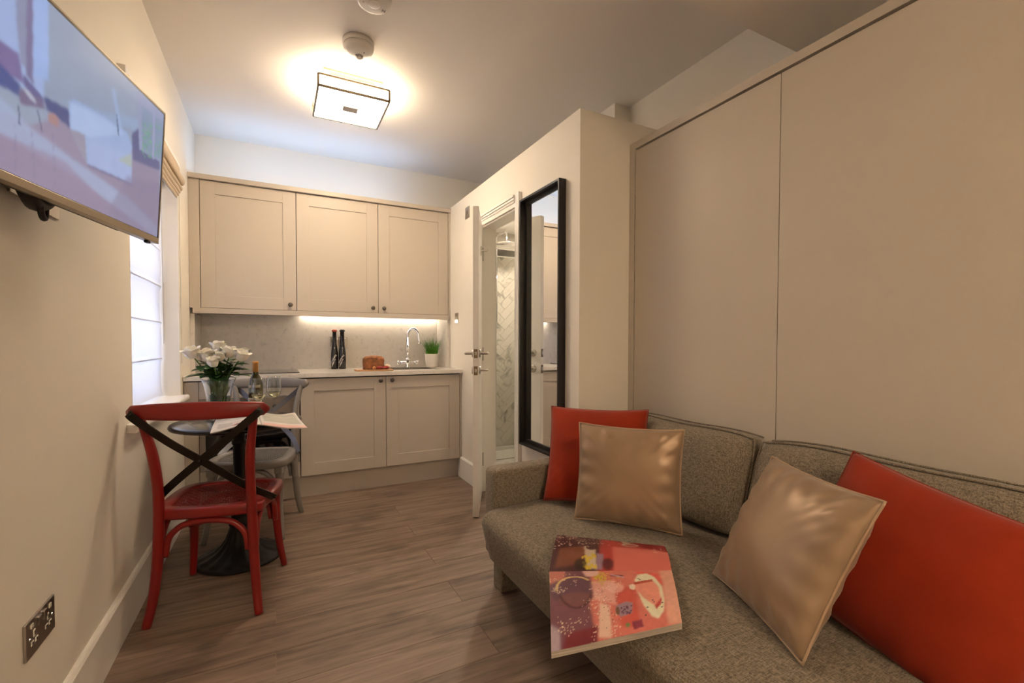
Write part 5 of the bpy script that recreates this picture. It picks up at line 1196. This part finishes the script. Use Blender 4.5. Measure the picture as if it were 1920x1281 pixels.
for (a, b, sa, sb, n_) in ((1062, 1008, 16, 5, 46), (1105, 1012, 22, 6, 60), (1110, 1028, 30, 4, 40), (1048, 1030, 6, 8, 12)):
    for _ in range(n_): q = fp(RNG.normal(a, sa), RNG.normal(b, sb)); c1.ell(*q, 0.0055*RNG.uniform(.6, 1.4), 0.014*RNG.uniform(.6, 1.4), (216, 190, 172), 0, 0.75)
for q in range(6): c1.line(fp(1224+0.6*q, 1031+q*3.2), fp(1229+0.6*q, 1031.4+q*3.2), 0.006, (226, 190, 180), 0, 0.9)
c1.line(fp(1238, 1036), fp(1240, 1042), 0.003, (216, 170, 160), 0, 0.8)
mg = thing('magazine', 'open glossy magazine with pink food photographs lying on the sofa seat', 'magazine', (1.4, 1.05, ZS))
sheet('far_page', c1, far_page, 'print', mg)
c2 = Canvas(150, 110, (214, 120, 108))
c2.poly(G(npg, [(1024, 1060), (1108, 1068), (1104, 1150), (1120, 1225), (1024, 1240)]), (122, 74, 86), 8); c2.poly(G(npg, [(1024, 1065), (1060, 1066), (1056, 1100), (1024, 1110)]), (196, 118, 104), 5)
c2.ell(*npg(1075, 1120), 0.19, 0.22, (96, 62, 82), 5, 0.8); c2.ell(*npg(1078, 1140), 0.13, 0.10, (134, 84, 76), 5, 0.6); c2.poly(G(npg, [(1060, 1195), (1120, 1180), (1112, 1210), (1050, 1225)]), (118, 28, 42), 6)
c2.poly(G(npg, [(1026, 1180), (1048, 1190), (1050, 1222), (1030, 1226)]), (176, 156, 170), 5)
for q in range(16):
    a = math.radians(190-q*9); p = (1078+34*math.cos(a), 1118-30*math.sin(a)); p2 = (1078+34*math.cos(a-.16), 1118-30*math.sin(a-.16)); c2.line(npg(*p), npg(*p2), 0.010, (216, 190, 130), 1, 0.9)
for q in range(20):
    a = math.radians(200+q*8); p = (1078+30*math.cos(a), 1122-34*math.sin(a)); p2 = (1078+30*math.cos(a+.14), 1122-34*math.sin(a+.14)); c2.line(npg(*p), npg(*p2), 0.011, (84, 40, 42), 1, 0.8)
c2.poly(G(npg, [(1090, 1068), (1122, 1068), (1122, 1085), (1098, 1088)]), (228, 182, 174), 4); c2.poly(G(npg, [(1108, 1100), (1150, 1098), (1160, 1150), (1112, 1140)]), (226, 164, 152), 6)
c2.poly(G(npg, [(1150, 1120), (1190, 1110), (1196, 1180), (1160, 1180)]), (208, 92, 80), 6); c2.poly(G(npg, [(1236, 1072), (1262, 1070), (1282, 1168), (1252, 1172)]), (228, 168, 148), 8); c2.poly(G(npg, [(1190, 1072), (1235, 1080), (1245, 1110), (1200, 1090)]), (226, 84, 76), 7, 0.8)
for _ in range(70): q = npg(RNG.normal(1128, 8), RNG.normal(1088, 8)); c2.ell(*q, 0.008, 0.010, (214, 190, 56), 0, 0.9)
c2.ell(*npg(1156, 1085), 0.055, 0.022, (106, 66, 92), 1, 0.8, -0.1); c2.line(npg(1146, 1082), npg(1168, 1090), 0.008, (206, 190, 210), 1, 0.8)
pl_ = [(1195, 1082), (1212, 1079), (1226, 1088), (1240, 1110), (1246, 1135), (1243, 1155), (1232, 1165), (1220, 1163), (1204, 1146), (1192, 1118), (1190, 1095)]
c2.poly(G(npg, pl_), (232, 226, 196), 2); c2.poly(G(npg, [(1178, 1110), (1186, 1106), (1192, 1112), (1188, 1120), (1180, 1118)]), (236, 218, 196), 1)
c2.poly(G(npg, [(1188, 1104), (1222, 1096), (1234, 1112), (1238, 1136), (1228, 1148), (1204, 1134), (1190, 1118)]), (232, 150, 132), 2); c2.poly(G(npg, [(1186, 1103), (1222, 1095), (1224, 1100), (1190, 1108)]), (186, 76, 60), 1)
c2.poly(G(npg, [(1226, 1148), (1240, 1132), (1240, 1142), (1230, 1152)]), (196, 70, 66), 1)
for (a, b) in ((1196, 1093), (1199, 1096), (1222, 1138), (1225, 1141), (1212, 1150), (1241, 1141), (1240, 1148), (1208, 1162)): c2.ell(*npg(a, b), 0.008, 0.009, (70, 60, 66), 0, 0.9)
c2.poly(G(npg, [(1152, 1150), (1172, 1142), (1184, 1144), (1182, 1160), (1160, 1167), (1152, 1160)]), (158, 130, 146), 1); c2.ell(*npg(1155, 1158), 0.016, 0.05, (116, 84, 62), 1)
for _ in range(26): q = npg(RNG.uniform(1162, 1182), RNG.uniform(1146, 1162)); c2.ell(*q, 0.007, 0.009, (96, 52, 82), 0, 0.8)
c2.poly(G(npg, [(1180, 1172), (1200, 1168), (1203, 1178), (1184, 1182)]), (150, 60, 84), 1); c2.ell(*npg(1173, 1177), 0.018, 0.025, (96, 140, 84), 1, 0.9)
c2.mottle((40, 30), 0.05)
c2.ell(*npg(1152, 1116), 0.07, 0.09, (240, 190, 180), 3, 0.6)
c2.poly(G(npg, [(1122, 1146), (1140, 1150), (1142, 1196), (1118, 1196)]), (236, 214, 196), 4, 0.7)
for (a, b, sa, sb, n_) in ((1032, 1095, 5, 3, 12), (1062, 1078, 6, 5, 10), (1045, 1120, 9, 7, 40), (1080, 1098, 4, 6, 14), (1052, 1096, 6, 3, 10), (1120, 1140, 12, 14, 70), (1130, 1160, 12, 14, 60), (1056, 1188, 10, 6, 34), (1085, 1176, 10, 3, 14), (1110, 1190, 4, 6, 10), (1148, 1110, 10, 10, 34), (1146, 1185, 8, 8, 24)):
    for _ in range(n_): q = npg(RNG.normal(a, sa), RNG.normal(b, sb)); c2.ell(*q, 0.0045*RNG.uniform(.6, 1.4), 0.006*RNG.uniform(.6, 1.4), (232, 208, 186), 0, 0.8)
for _ in range(40): q = npg(RNG.normal(1130, 14), RNG.normal(1155, 18)); c2.ell(*q, 0.005, 0.006, (120, 70, 70), 0, 0.7)
sheet('near_page', c2, near_page, 'print', mg)
# page blocks under the printed sheets
def block(fnc, th_, name, m, flip=False):
    bm = bmesh.new(); nu, nv = 16, 14
    T_ = [[bm.verts.new(Vector(fnc(i/nu, j/nv))-Vector((0, 0, 0.0012))) for i in range(nu+1)] for j in range(nv+1)]
    D_ = [[bm.verts.new(Vector(fnc(i/nu, j/nv))-Vector((0, 0, th_(i/nu, j/nv)))) for i in range(nu+1)] for j in range(nv+1)]
    for j in range(nv):
        for i in range(nu): bm.faces.new((T_[j][i], T_[j][i+1], T_[j+1][i+1], T_[j+1][i])); bm.faces.new((D_[j][i], D_[j+1][i], D_[j+1][i+1], D_[j][i+1]))
    for i in range(nu): bm.faces.new((T_[0][i], D_[0][i], D_[0][i+1], T_[0][i+1])); bm.faces.new((T_[nv][i], T_[nv][i+1], D_[nv][i+1], D_[nv][i]))
    for j in range(nv): bm.faces.new((T_[j][0], T_[j+1][0], D_[j+1][0], D_[j][0])); bm.faces.new((T_[j][nu], D_[j][nu], D_[j+1][nu], T_[j+1][nu]))
    bmesh.ops.recalc_face_normals(bm, faces=bm.faces); return obj(name, bm, m, mg)
block(near_page, lambda u, v: 0.016, 'page_block', 'paper_edge'); block(far_page, lambda u, v: 0.007, 'page_block', 'paper_edge')
